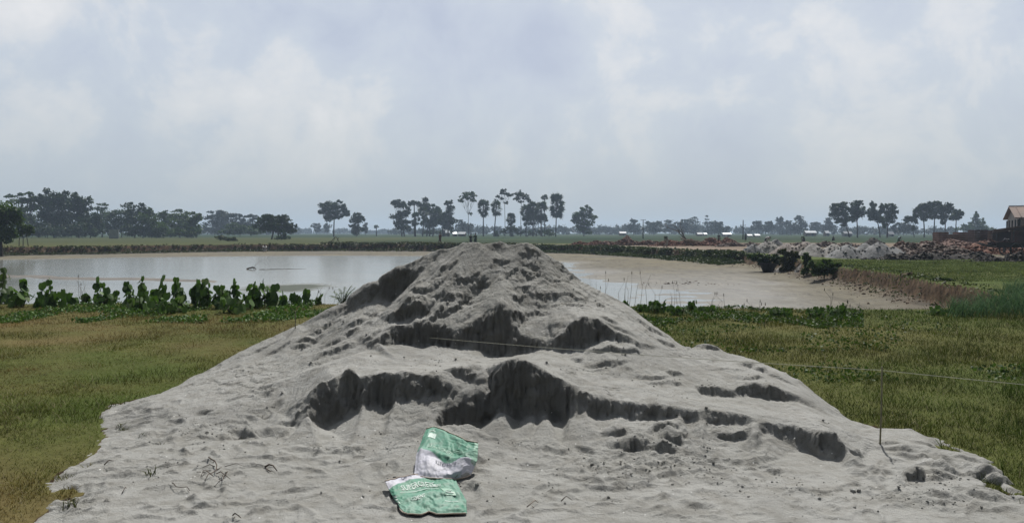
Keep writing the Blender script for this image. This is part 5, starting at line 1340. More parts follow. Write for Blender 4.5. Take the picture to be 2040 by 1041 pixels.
# black basket at the water's edge
d_ = 47.6; k = d_ / FPX; c_ = at(1530, 542, d_)
b = MB(); n = 28
prof = [(0.28, 0), (0.50, .50), (0.53, .50), (0.53, .53), (0.48, .53), (0.26, .05), (0.0, .05)]
vs = [(r_ * math.cos(2 * math.pi * i / n), r_ * math.sin(2 * math.pi * i / n), z_) for (r_, z_) in prof for i in range(n)]
qs = [(a * n + i, a * n + (i + 1) % n, (a + 1) * n + (i + 1) % n, (a + 1) * n + i) for a in range(len(prof) - 1) for i in range(n)]
b.add(vs, qs); o = b.build('round_basket', simple('black_basketwork', (0.022, 0.022, 0.024), .8, .4, 12, bump=.6, bscale=25)); o.location = (c_[0], d_, c_[2] - .02); o.rotation_euler = (R(-6), R(3), 0)
tag(o, 'black round basket lying at the foot of the right bank', 'basket')
# pale pole against the clay bank, lump on the mud
p0 = at(1847, 587, 26.6); p1 = at(1884, 561, 25.2)
b = MB(); v_ = p1 - p0; b.tube([Vector((0, 0, 0)), v_ * .5 + Vector((0, 0, .02)), v_], [.035, .032, .028], 8); o = b.build('bamboo_pole', simple('pale_bamboo', (0.36, 0.34, 0.28), .6, .2, 6), None, True); o.location = p0
tag(o, 'pale bamboo pole leaning on the clay bank at the right', 'pole')
p0 = at(1808, 596, 30); rv, rt_ = rocks([(0, 0, .05, .17), (.14, .05, .03, .12), (-.13, 0, .03, .12), (.03, -.1, .02, .09), (.2, -.05, .01, .06)], 12)
o = link('clay_lump', mesh_np('clay_lump', rv, None, rt_, False), simple('dark_clay', (0.10, 0.075, 0.045), .95, .3, 6)); o.location = (p0[0], 30, gz_at(p0[0], 30))
tag(o, 'single brown lump lying alone on the mud near the right bank', 'clay lump')
# stick and floating debris in the water
p0 = gnd(500, 536, WATER_Z)
b = MB(); b.tube([(0, 0, -.3), (.35, 0, .35), (.75, 0.05, .62)], [.014, .011, .007], 5); b.tube([(-.3, 0, .02), (.1, .1, .12), (.35, 0, .03)], [.05, .06, .03], 5); o = b.build('pond_stick', M_twig); o.location = p0
tag(o, 'thin stick standing slanted in the open water', 'stick')
p0 = gnd(514, 537, WATER_Z); p1 = gnd(610, 535, WATER_Z)
b = MB(); m_ = [(p1 - p0) * (i / 12) + Vector((0, random.uniform(-.25, .25), .01)) for i in range(13)]; b.tube(m_, [.015, .025, .018, .025, .022, .015, .012, .012, .012, .01, .008, .006, .005], 5); o = b.build('floating_branch', M_twig); o.location = p0
tag(o, 'long thin branch floating right of the slanted stick', 'branch')
p0 = gnd(1395, 563, WATER_Z + .03)
rg = np.random.default_rng(6); it = [(rg.normal(0, 1.1), rg.normal(0, .8), 0.0, rg.gamma(2, .012) + .01) for i in range(260)]
rv, rt_ = rocks(it, 7, .5); o = link('dark_debris', mesh_np('dark_debris', rv, None, rt_, False), simple('wet_clay', (0.075, 0.055, 0.04), .7, .3, 3)); o.location = p0
tag(o, 'dark scatter of wet clods and litter on the mud flat', 'clods', None, 'stuff')

# ------------------------------------------------------------------ plants at the near edge of the pit
def disc_leaf(V, Q3, T, c, up, nrm, r, tn, rg):
    "round heart-shaped leaf as a fan folded along its middle"
    side = up.cross(nrm).normalized(); b = len(V)
    V.append(tuple(c - up * r * .25))
    n = 10
    for i in range(n):
        a = 2 * math.pi * i / n
        rr = r * (1.0 if i not in (n // 2,) else 0.62) * (1.12 if i == 0 else 1)
        V.append(tuple(c + up * math.cos(a) * -rr * 1.1 + side * math.sin(a) * rr + nrm * (-.16 * r * abs(math.sin(a)))))
    for i in range(n): Q3.append((b, b + 1 + i, b + 1 + (i + 1) % n))
    T += [tn] * (n + 1)
M_stem = simple('green_stem', (0.07, 0.10, 0.035), .7, .25, 8)
def broad_plant(label, px, base, top, wpx, nl, lr=0.085, group='broad-leaved plants lining the pond edge on the left', mat=None, seed=0):
    g = gnd(px, base); d = g[1]; k = d / FPX
    g.z = gz_at(g[0], d)
    H = at(px, top, d)[2] - g.z; W = wpx * k / 2
    rg = random.Random(int(px * 13) + seed)
    root = empty('broad_leaf_plant', g, label, 'plant', group)
    V = []; F = []; T = []; st = MB()
    ns = max(1, nl // 6)
    stems = []
    for s in range(ns):
        tx = rg.uniform(-W, W) * .75 if ns > 1 else 0; ty = rg.uniform(-W, W) * .7
        hh = H * (rg.uniform(.55, .92) if s else .93)
        stems.append((tx, ty, hh)); st.tube([(tx * .3, ty * .3, -.05), (tx * .8, ty * .8, hh * .55), (tx, ty, hh)], [.014, .011, .007], 5)
    for i in range(nl):
        tx, ty, hh = stems[i % ns]
        f = 1.0 if i < ns else rg.uniform(.12, .92)
        sx = tx * (.3 + .7 * f); sy = ty * (.3 + .7 * f); sz = hh * f
        a = rg.uniform(0, 2 * math.pi); rr_ = 0 if i < ns else rg.uniform(.05, .6) * W + .03
        r = lr * rg.uniform(.5, 1.3)
        c = Vector((sx + math.cos(a) * rr_, sy + math.sin(a) * rr_, max(sz, r * .8)))
        nrm = Vector((math.cos(a) + rg.uniform(-.4, .4), math.sin(a) * .8 - .25, rg.uniform(-.1, .9))).normalized()
        up = Vector((rg.uniform(-.35, .35), rg.uniform(-.2, .2), 1)); up = (up - nrm * up.dot(nrm)).normalized()
        disc_leaf(V, F, T, c, up, nrm, r, min(1, max(0, rg.gauss(.5, .25))), rg)
        st.tube([(sx, sy, sz * .9), c - up * r * .2], [.006, .004], 4, False)
    link('leaves', mesh_np('leaves', V, None, F, False, {'tint': np.array(T)}), mat or M_leaf_broad, root)
    st.build('stem', M_stem, root)
    return root
BP = [(8, 604, 575, 40, 22, 'leafy clump at the left edge of the frame'), (46, 606, 555, 12, 7, 'single tall leaf stalk near the left edge'), (40, 610, 572, 44, 26, 'wide clump below the single tall leaf stalk'),
      (82, 606, 566, 14, 6, 'plant with one dark drooping leaf, second from the left edge'), (102, 606, 553, 14, 7, 'plant with a hanging pointed leaf above the second wide clump'), (110, 612, 577, 40, 30, 'dense wide clump under the hanging pointed leaf'),
      (88, 610, 582, 40, 22, 'low clump just left of the dense wide one'), (143, 604, 584, 24, 12, 'small low plant in the gap of open water'), (168, 604, 586, 22, 9, 'pale small plant right of the gap'),
      (196, 606, 554, 12, 8, 'tall dark pair of leaves left of the first big clump'), (215, 610, 565, 62, 48, 'big bushy clump in the left middle'), (252, 608, 563, 20, 10, 'upright plant between the two big left clumps'),
      (283, 610, 550, 18, 12, 'tall forked plant with curled leaf'), (275, 620, 578, 54, 40, 'dark clump reaching down into the grass'), (310, 608, 576, 30, 16, 'leaning plant in front of pale bare twigs'),
      (328, 608, 550, 18, 12, 'first of the tall pair of plants before the big hedge'), (345, 606, 553, 18, 12, 'second of the tall pair of plants before the big hedge'), (366, 612, 562, 26, 20, 'plant at the left end of the hedge'),
      (388, 612, 559, 22, 18, 'tall narrow plant in the hedge'), (410, 614, 556, 34, 30, 'large two-crested plant in the hedge'), (398, 612, 572, 44, 34, 'low full plant filling the left of the hedge'),
      (444, 614, 568, 40, 36, 'lighter green plant in the hedge'), (472, 612, 557, 24, 22, 'rounded high plant right of the lighter one'), (500, 614, 564, 34, 30, 'plant left of the notch in the hedge'),
      (515, 614, 562, 24, 22, 'high plant beside the notch in the hedge'), (530, 612, 553, 14, 12, 'plant with a small tuft on top'), (545, 612, 569, 30, 26, 'dark plant at the right end of the hedge'),
      (465, 622, 585, 90, 60, 'wide low plant in front of the hedge'), (565, 610, 585, 22, 16, 'low round plant just right of the hedge'), (588, 607, 588, 24, 18, 'separate round clump right of the hedge'),
      (614, 608, 580, 16, 12, 'small plant with a forked top sprig'), (637, 607, 590, 12, 6, 'last single round leaf before the feathery plant'), (340, 622, 590, 80, 50, 'wide low plant in front of the tall pair')]
for i, (px, ba, tp, w_, nl, lab) in enumerate(BP): broad_plant(lab, px, ba, tp, w_, nl, 0.085 if w_ < 60 else .07, seed=i)
for px, ba, tp, w_, nl, lab in [(1247, 617, 597, 14, 12, 'square green bush peeping over the right slope of the pile'), (1312, 624, 596, 38, 40, 'round leafy bush nearest the right slope of the pile'), (1378, 618, 597, 18, 18, 'small upright bush right of the round one'),
                           (1282, 622, 606, 34, 26, 'reddish low bush against the right slope'), (1410, 622, 608, 44, 34, 'loose bush with mixed leaves on the right pond edge'), (1350, 628, 608, 40, 30, 'low creeping plant below the small upright bush'),
                           (1555, 632, 612, 60, 44, 'low green plant at the middle of the right pond edge'), (1665, 632, 604, 44, 40, 'mounded dark plant under two dry stalks'), (1625, 634, 612, 44, 34, 'loose low plant left of the mounded one'), (1868, 628, 612, 40, 34, 'bright low plant on the right bank corner')]:
    broad_plant(lab, px, ba, tp, w_, nl * 2, 0.042, 'low bushes on the right pond edge', M_leaf_broad)

# feathery plant by the left slope of the pile
g = gnd(683, 611); g.z = gz_at(g[0], g[1]); d = g[1]; k = d / FPX
root = empty('feathery_plant', g, 'light green feathery plant arching beside the left slope of the pile', 'plant')
V = []; Q = []; T = []; st = MB(); rr_ = random.Random(4)
for (ex, ez) in ((-22, 22), (-14, 30), (-4, 36), (8, 40), (18, 42), (26, 38), (12, 28), (-8, 18), (20, 30)):
    e = Vector((ex * k * 1.0, rr_.uniform(-.15, .1), ez * k)); m_ = e * .5 + Vector((0, 0, .08))
    st.tube([(0, 0, 0), m_, e], [.009, .006, .003], 4)
    for i in range(16):
        f = .2 + .8 * i / 15
        p = (m_ * (f * 2) if f < .5 else m_.lerp(e, (f - .5) * 2))
        for s in (-1, 1):
            dv = Vector((s * .55 + e.x * .8, rr_.uniform(-.5, .5), -.35)).normalized(); w_ = Vector((0, 0.2, 1)).cross(dv).normalized()
            ln = .075 * (1.25 - f * .6); b0 = len(V)
            V += [tuple(p), tuple(p + dv * ln * .5 + w_ * .014), tuple(p + dv * ln), tuple(p + dv * ln * .5 - w_ * .014)]; Q.append((b0, b0 + 1, b0 + 2, b0 + 3)); T += [rr_.uniform(.4, 1)] * 4
link('leaflets', mesh_np('leaflets', V, Q, None, False, {'tint': np.array(T)}), M_leaf_light, root); st.build('stem', M_stem, root)

# creeping ground cover along both sides of the pond edge
def cover(label, x0, x1, y0, y1, n, r, mat, thr=0.42, seed=0, zl=.10):
    rg = np.random.default_rng(seed)
    px = rg.uniform(x0, x1, n * 3); py = rg.uniform(y0, y1, n * 3)
    g = np.array([gnd(a, b) for a, b in zip(px, py)])
    sel = (vnoise(g[:, 0] * 1.3, g[:, 1] * .9, 77 + seed) > thr) & (sand_z(g[:, 0], g[:, 1]) < -.02) & (pit_sd(g[:, 0], g[:, 1]) < .2)
    g = g[sel][:n]; z = ground_z(g[:, 0], g[:, 1])[0]
    h = vnoise(g[:, 0] * 2.3, g[:, 1] * 2.3, 5) ** 1.5
    P = np.stack([g[:, 0], g[:, 1], z + rg.uniform(0.01, 1, len(g)) * zl * (0.3 + 1.4 * h)], 1)
    V, Q = leaf_quads(P, r, rg, flat=.0, aspect=.95)
    o = link('creeping_plants', mesh_np('creeping_plants', V, Q, None, False, {'tint': np.repeat(np.clip(rg.normal(.45, .25, len(P)), 0, 1), 4)}), mat)
    tag(o, label, 'ground cover', None, 'stuff')
cover('creeping green weeds at the feet of the broad-leaved plants', -60, 690, 598, 642, 8000, .026, M_leaf_broad, .44, 1, .09)
cover('creeping green weeds along the right pond edge', 1240, 1720, 610, 655, 6000, .024, M_leaf_mid, .48, 2, .07)
cover('darker weeds scattered in the grass at the right', 1300, 2150, 615, 760, 3600, .020, M_leaf_mid, .60, 3, .06)

# ------------------------------------------------------------------ grass
M_grass = leafmat('grass_blades', (0.075, 0.058, 0.030), (0.085, 0.105, 0.030), 0.25)
def grass_mat():
    m, t, out = newmat('grass')
    a = N(t, 'ShaderNodeAttribute', attribute_name='Col').outputs['Color']
    d = N(t, 'ShaderNodeBsdfPrincipled', Roughness=.7); d.inputs['Specular IOR Level'].default_value = .02; L(t, a, d.inputs['Base Color'])
    tr = t.nodes.new('ShaderNodeBsdfTranslucent'); L(t, a, tr.inputs[0])
    mx = N(t, 'ShaderNodeMixShader'); mx.inputs[0].default_value = .3
    L(t, d.outputs[0], mx.inputs[1]); L(t, tr.outputs[0], mx.inputs[2]); L(t, mx.outputs[0], out.inputs['Surface'])
    return m
M_g = grass_mat()
def grass(label, side, n, dmin, dmax, hmin, hmax, wd, cfun, seed=0, xr=None, name='grass', cond=None):
    rg = np.random.default_rng(seed)
    d = dmin * (dmax / dmin) ** (rg.uniform(0, 1, n) ** 0.85)
    if xr is None: s = rg.uniform(0.05, 1.05, n) * side; x = s * d
    else: x = rg.uniform(xr[0], xr[1], n)
    cl = vnoise(x * 3, d * 3, seed + 1)
    keep = (sand_z(x, d) < -0.01) & (pit_sd(x, d) < 0.15) & (rg.uniform(0, 1, n) < .35 + .9 * cl)
    if cond is not None: keep &= cond(x, d)
    x = x[keep]; d = d[keep]; m = len(x)
    z = ground_z(x, d)[0]
    h = rg.uniform(hmin, hmax, m) * (0.5 + vnoise(x * 1.2, d * 1.2, seed + 2))
    wdt = wd * (0.7 + d * 0.06) * rg.uniform(.6, 1.3, m)
    a = rg.uniform(0, 2 * np.pi, m); lean = rg.uniform(.4, 1.8, m) * h
    b = a + np.pi / 2 + rg.normal(0, .5, m)
    B = np.stack([x, d, z - .01], 1)
    W_ = np.stack([np.cos(a) * wdt, np.sin(a) * wdt, 0 * a], 1)
    Ld = np.stack([np.cos(b), np.sin(b), 0 * b], 1)
    Mx = B + Ld * (lean * .35)[:, None] + np.array([0, 0, 1]) * (h * .62)[:, None]
    Tp = B + Ld * lean[:, None] + np.array([0, 0, 1]) * h[:, None]
    V = np.stack([B - W_, B + W_, Mx + W_ * .7, Tp, Mx - W_ * .7], 1).reshape(-1, 3)
    i0 = np.arange(m) * 5
    Q = np.stack([i0, i0 + 1, i0 + 2, i0 + 4], 1); Tt = np.stack([i0 + 4, i0 + 2, i0 + 3], 1)
    c = cfun(x, d, rg, m)
    c = c * (0.62 + 0.76 * vnoise(x * 5, d * 5, 90) * (.5 + vnoise(x * 1.7, d * 1.7, 91)))[:, None]
    o = link(name, mesh_np(name, V, Q, Tt, False, {'Col': np.repeat(c, 5, 0)}), M_g)
    tag(o, label, 'grass', None, 'stuff')
def lerp3(a, b, f): return np.array(a)[None] * (1 - f[:, None]) + np.array(b)[None] * f[:, None]
def c_left(x, d, rg, m):
    f = np.clip(.5 + .9 * fbm(x * .25, d * .25, 5, 3) + .6 * fbm(x * 1.1, d * 1.1, 4, 6) + .25 * sstep(13, 9, d) * 0 + rg.normal(0, .2, m), 0, 1)
    c = lerp3((.060, .092, .014), (.140, .100, .034), f)
    b = np.exp(-(((x + 5.9) / 2.4) ** 2 + ((d - 13.6) / 1.5) ** 2)) + .8 * np.exp(-(((x + 6.2) / 1.6) ** 2 + ((d - 9.2) / 1.0) ** 2)); b = np.clip(b * (.7 + .9 * fbm(x * 1.5, d * 1.5, 3, 13)), 0, 1); c = c * (1 - .75 * b[:, None]) + np.array((.135, .075, .035)) * .75 * b[:, None]
    g = np.exp(-(((x + 3.4) / 1.6) ** 2 + ((d - 6.2) / .9) ** 2)); c = c * (1 - .6 * g[:, None]) + np.array((.09, .115, .028)) * .6 * g[:, None]
    dry = rg.uniform(0, 1, m) < .09; c[dry] = (.24, .21, .13)
    return c * rg.uniform(.65, 1.3, (m, 1))
def c_right(x, d, rg, m):
    f = np.clip(.3 + .8 * fbm(x * .25, d * .25, 5, 3) + .4 * fbm(x * 1.1, d * 1.1, 4, 6) + rg.normal(0, .2, m), 0, 1)
    c = lerp3((.038, .066, .010), (.085, .082, .018), f)
    dry = rg.uniform(0, 1, m) < .07; c[dry] = (.22, .20, .12)
    return c * rg.uniform(.65, 1.3, (m, 1))
grass('short brownish grazed grass left of the sand pile', -1, 290000, 4.2, 19, .016, .045, .0022, c_left, 1)
grass('short olive grass right of the sand pile', 1, 300000, 4.4, 19, .018, .06, .0022, c_right, 2)
def tufty(x, d): return vnoise(x * 2.2, d * 2.2, 70) > .62
grass('longer rank tufts scattered through the grass on the left', -1, 42000, 6, 18.5, .05, .11, .0024, c_left, 11, name='grass_tufts', cond=tufty)
grass('longer rank tufts scattered through the grass on the right', 1, 60000, 5, 18.5, .06, .14, .0024, c_right, 12, name='grass_tufts', cond=tufty)
def c_reed(x, d, rg, m): return lerp3((.035, .085, .035), (.09, .15, .07), rg.uniform(0, 1, m)) * rg.uniform(.7, 1.2, (m, 1))
grass('tall lush grass on the bank at the right edge', 1, 22000, 14.8, 22, .25, .50, .004, c_reed, 3, (7.5, 17.5), 'tall_grass', lambda x, d: (x > .55 * d + .9 * fbm(d * .5, x * .5, 3, 4)) & (pit_sd(x, d) < -.3))
def c_turf(x, d, rg, m): return lerp3((.07, .11, .03), (.13, .15, .05), rg.uniform(0, 1, m)) * rg.uniform(.8, 1.15, (m, 1))
grass('bright short turf on top of the right bank', 1, 90000, 26, 46, .04, .09, .006, c_turf, 4, (12, 34), 'turf')
# ------------------------------------------------------------------ stalks and reeds
GS = 'thin dry stalks at the pond edge'
def stalks(label, px, base, top, n, wpx, seed, mat=M_stem):
    g = gnd(px, base); g.z = gz_at(g[0], g[1]); d = g[1]; k = d / FPX; rg = random.Random(seed)
    H = at(px, top, d)[2] - g.z; mb = MB()
    for i in range(n):
        x = rg.uniform(-wpx, wpx) * k / 2; h = H * rg.uniform(.5, 1)
        p = [(x, 0, -.02), (x + rg.uniform(-.05, .05), rg.uniform(-.05, .05), h * .6), (x + rg.uniform(-.12, .12), rg.uniform(-.1, .1), h)]
        mb.tube(p, [.0045, .0035, .002], 4, False)
        if rg.random() < .5: mb.tube([p[2], (p[2][0], p[2][1], p[2][2] + .06)], [.010, .004], 5)
    o = mb.build('dry_stalks', mat); o.location = g
    return tag(o, label, 'stalks', GS)
M_dry = simple('dry_stalk', (0.13, 0.12, 0.09), .9, .3, 6)
stalks('thin stalks just beyond the right slope of the pile', 1205, 606, 540, 7, 50, 1, M_dry)
stalks('tall loose stalks over the square bush', 1262, 612, 545, 8, 60, 2, M_dry)
stalks('fine stalks above the round leafy bush', 1330, 612, 562, 7, 60, 3, M_dry)
stalks('sparse stalks right of the small upright bush', 1430, 616, 585, 6, 50, 4, M_dry)
stalks('short stalks in the middle of the right pond edge', 1500, 620, 600, 8, 90, 5, M_dry)
stalks('two tall dry stalks over the mounded dark plant', 1648, 615, 575, 2, 22, 6, M_dry)
stalks('thin stalks right of the mounded dark plant', 1700, 625, 598, 7, 50, 7, M_dry)
stalks('fine grass stalks between the last round leaf and the feathery plant', 655, 608, 570, 8, 50, 8, M_dry)
stalks('pale bare twigs standing in the water on the left', 165, 605, 536, 5, 16, 9, M_dry)
stalks('fine stalks right of the separate round clump', 603, 608, 575, 4, 30, 10, M_dry)
# arching plant cut by the left edge
broad_plant('arching leafy plant cut off by the left edge of the frame', -8, 612, 528, 44, 40, .06, 'broad-leaved plants lining the pond edge on the left', M_leaf_light, 99)

# ------------------------------------------------------------------ string and stakes
M_stake = simple('weathered_stake', (0.19, 0.18, 0.12), .85, .3, 20, bump=.3, bscale=60)
M_cord = simple('pale_cord', (0.42, 0.42, 0.34), .8, .1, 20)
A_ = on_surface(1753, 884)
top_r = at(1757, 733, A_[1] - .02)
def stake(label, base, top, r):
    mb = MB(); v = top - base
    mb.tube([-v * .12, v * .5 + Vector((.004, 0, 0)), v + Vector((0, 0, .012))], [r, r * .9, r * .8], 8)
    o = mb.build('wooden_stake', M_stake, None, True); o.location = base
    return tag(o, label, 'stake', 'stakes holding the string line')
stake('thin wooden stake standing in the right skirt of the sand', A_, top_r, .0065)
bl = at(588, 660, 8.9); bl.z = max(bl.z, .2); tl = at(588, 621, 8.85)
stake('short thin stake behind the left shoulder of the sand pile', bl, tl, .006)
s_r = at(1757, 737, top_r[1]); s_l = at(588, 645, 8.85)
dirn = (s_r - s_l); far_r = s_r + Vector((1.9, -1.25, -.01))
er = far_r.copy(); er.z = -.02
stake('stake outside the frame tying down the right end of the string', er, far_r + Vector((0, 0, .06)), .010)
pts = []
for a, b_, n_ in ((s_l, s_r, 24), (s_r, far_r, 10)):
    for i in range(n_ + (b_ is far_r)):
        f = i / n_; p = a.lerp(b_, f); p.z -= .035 * 4 * f * (1 - f) * (1 if n_ > 12 else .3); pts.append(p)
mb = MB(); mb.tube([p - s_l for p in pts], .0022, 6); o = mb.build('string_line', M_cord, None, True); o.location = s_l
tag(o, 'pale string stretched between stakes across the face of the sand pile', 'string')

# ------------------------------------------------------------------ twigs and litter on the sand
def twig(label, chains, r=.006, mat=M_twig, lift=.008, name='fallen_twig', cat='twig', group=None):
    o0 = on_surface(*chains[0][0]); mb = MB()
    for j, ch in enumerate(chains):
        P = []
        for i, p in enumerate(ch):
            q = on_surface(*p); q.z = max(q.z, float(sand_z(q[0], q[1]))) + lift + (.02 if 0 < i < len(ch) - 1 else 0)
            P.append(q - o0)
        rr = (r if j == 0 else r * .7) * .72
        mb.tube(P, list(np.linspace(rr, rr * .45, len(P))), 6)
    o = mb.build(name, mat, None, True); o.location = o0
    return tag(o, label, cat, group)
twig('branching dead twig with curled side shoots on the sand, lower left', [[(416, 912), (421, 922), (428, 926), (432, 934), (431, 945), (424, 949), (415, 953), (408, 961)], [(431, 946), (440, 948), (446, 952), (452, 957), (459, 956)], [(428, 932), (418, 933), (404, 934)], [(416, 940), (405, 945), (400, 952)], [(443, 949), (446, 958), (444, 966), (438, 968), (430, 968)], [(424, 949), (412, 946), (402, 951)], [(446, 952), (454, 948), (450, 943)], [(432, 938), (442, 932)], [(400, 942), (392, 942)], [(425, 922), (428, 920)]], .0065)
twig('thin bent twig with a forked tip, left of the branching one', [[(343, 966), (346, 971), (351, 978), (362, 979), (373, 981), (379, 980)], [(374, 981), (377, 984)]], .0045)
twig('straight thin dry stem right of the branching twig', [[(448, 931), (470, 931), (488, 932)]], .0035)
twig('short thick brown stick at the middle left of the apron', [[(528, 932), (536, 933), (544, 936), (552, 940)], [(531, 936), (540, 942)]], .010)
twig('small Y-shaped twig at the lower edge', [[(464, 1028), (468, 1034), (474, 1036), (480, 1035)], [(468, 1034), (466, 1038)]], .006)
twig('dark slanting stick on the far left of the apron', [[(208, 928), (217, 924), (226, 920)]], .006)
twig('thin leaning stem near the left grass', [[(243, 985), (250, 979), (252, 975)]], .004)
twig('curved sun-bleached root on the right apron', [[(1050, 1012), (1060, 1010), (1066, 1006), (1072, 1003)], [(1060, 1010), (1064, 1014)]], .005, M_deadwood)
twig('brown leaf stem among the clods in front of the big cut', [[(1118, 1000), (1128, 997), (1140, 998)]], .005)
# sprouts of grass on the sand
def sprout(label, px, py, n, h, seed):
    p = on_surface(px, py); rg = random.Random(seed); V = []; Tt = []; T = []
    for i in range(n):
        a = rg.uniform(0, 6.28); hh = h * rg.uniform(.5, 1); b = Vector((rg.uniform(-.03, .03), rg.uniform(-.03, .03), -.01)); s = Vector((math.cos(a), math.sin(a), 0)); w_ = s.cross(Vector((0, 0, 1))) * .003
        m_ = b + s * hh * .3 + Vector((0, 0, hh * .6)); t_ = b + s * hh * .9 + Vector((0, 0, hh * .7)); k_ = len(V)
        V += [tuple(b - w_), tuple(b + w_), tuple(m_ + w_), tuple(m_ - w_), tuple(t_)]; Tt += [(k_, k_ + 1, k_ + 2), (k_, k_ + 2, k_ + 3), (k_ + 3, k_ + 2, k_ + 4)]; T += [rg.random()] * 5
    o = link('grass_sprout', mesh_np('grass_sprout', V, None, Tt, False, {'tint': np.array(T)}), M_leaf_olive); o.location = p
    tag(o, label, 'grass tuft', 'grass sprouts on the sand')
sprout('sparse grass sprout on the left apron', 299, 946, 16, .10, 1)
sprout('small grass sprout at the sand margin beside the long turf', 240, 850, 12, .07, 2)
sprout('tiny sprout halfway up the left apron', 285, 868, 9, .06, 3)
sprout('grass sprout near the lower left corner of the sand', 140, 1010, 16, .08, 4)

# ------------------------------------------------------------------ the two empty cement sacks
def sack_mat():
    m, t, out = newmat('woven_sack')
    a = N(t, 'ShaderNodeAttribute', attribute_name='Col').outputs['Color']
    g = t.nodes.new('ShaderNodeNewGeometry')
    n = NOISE(t, g.outputs['Position'], 22, 5, .65)
    c = MIX(t, RAMP(t, n, [(.47, (0, 0, 0)), (.72, (1, 1, 1))]), a, (.25, .25, .22))
    c = MIX(t, .4, a, c)
    p = N(t, 'ShaderNodeBsdfPrincipled', Roughness=.6); p.inputs['Specular IOR Level'].default_value = .4
    L(t, c, p.inputs['Base Color'])
    b = N(t, 'ShaderNodeBump', Strength=.35, Distance=.004); L(t, NOISE(t, g.outputs['Position'], 60, 3, .6), b.inputs['Height']); L(t, b.outputs[0], p.inputs['Normal'])
    L(t, p.outputs[0], out.inputs['Surface']); return m
M_sack = sack_mat()
M_ink = simple('white_print', (.52, .62, .56), .5, .05, 20)
M_ink_pale = simple('pale_green_print', (.30, .46, .36), .5, .05, 20)
M_ink_dark = simple('dark_print', (.07, .08, .12), .5, .05, 20)
def polyl(pl, f):
    seg = [math.hypot(b[0] - a[0], b[1] - a[1]) for a, b in zip(pl[:-1], pl[1:])]; tot = sum(seg); t = f * tot
    for (a, b), s in zip(zip(pl[:-1], pl[1:]), seg):
        if t <= s or (b is pl[-1]): q = min(1, t / s); return (a[0] * (1 - q) + b[0] * q, a[1] * (1 - q) + b[1] * q)
        t -= s
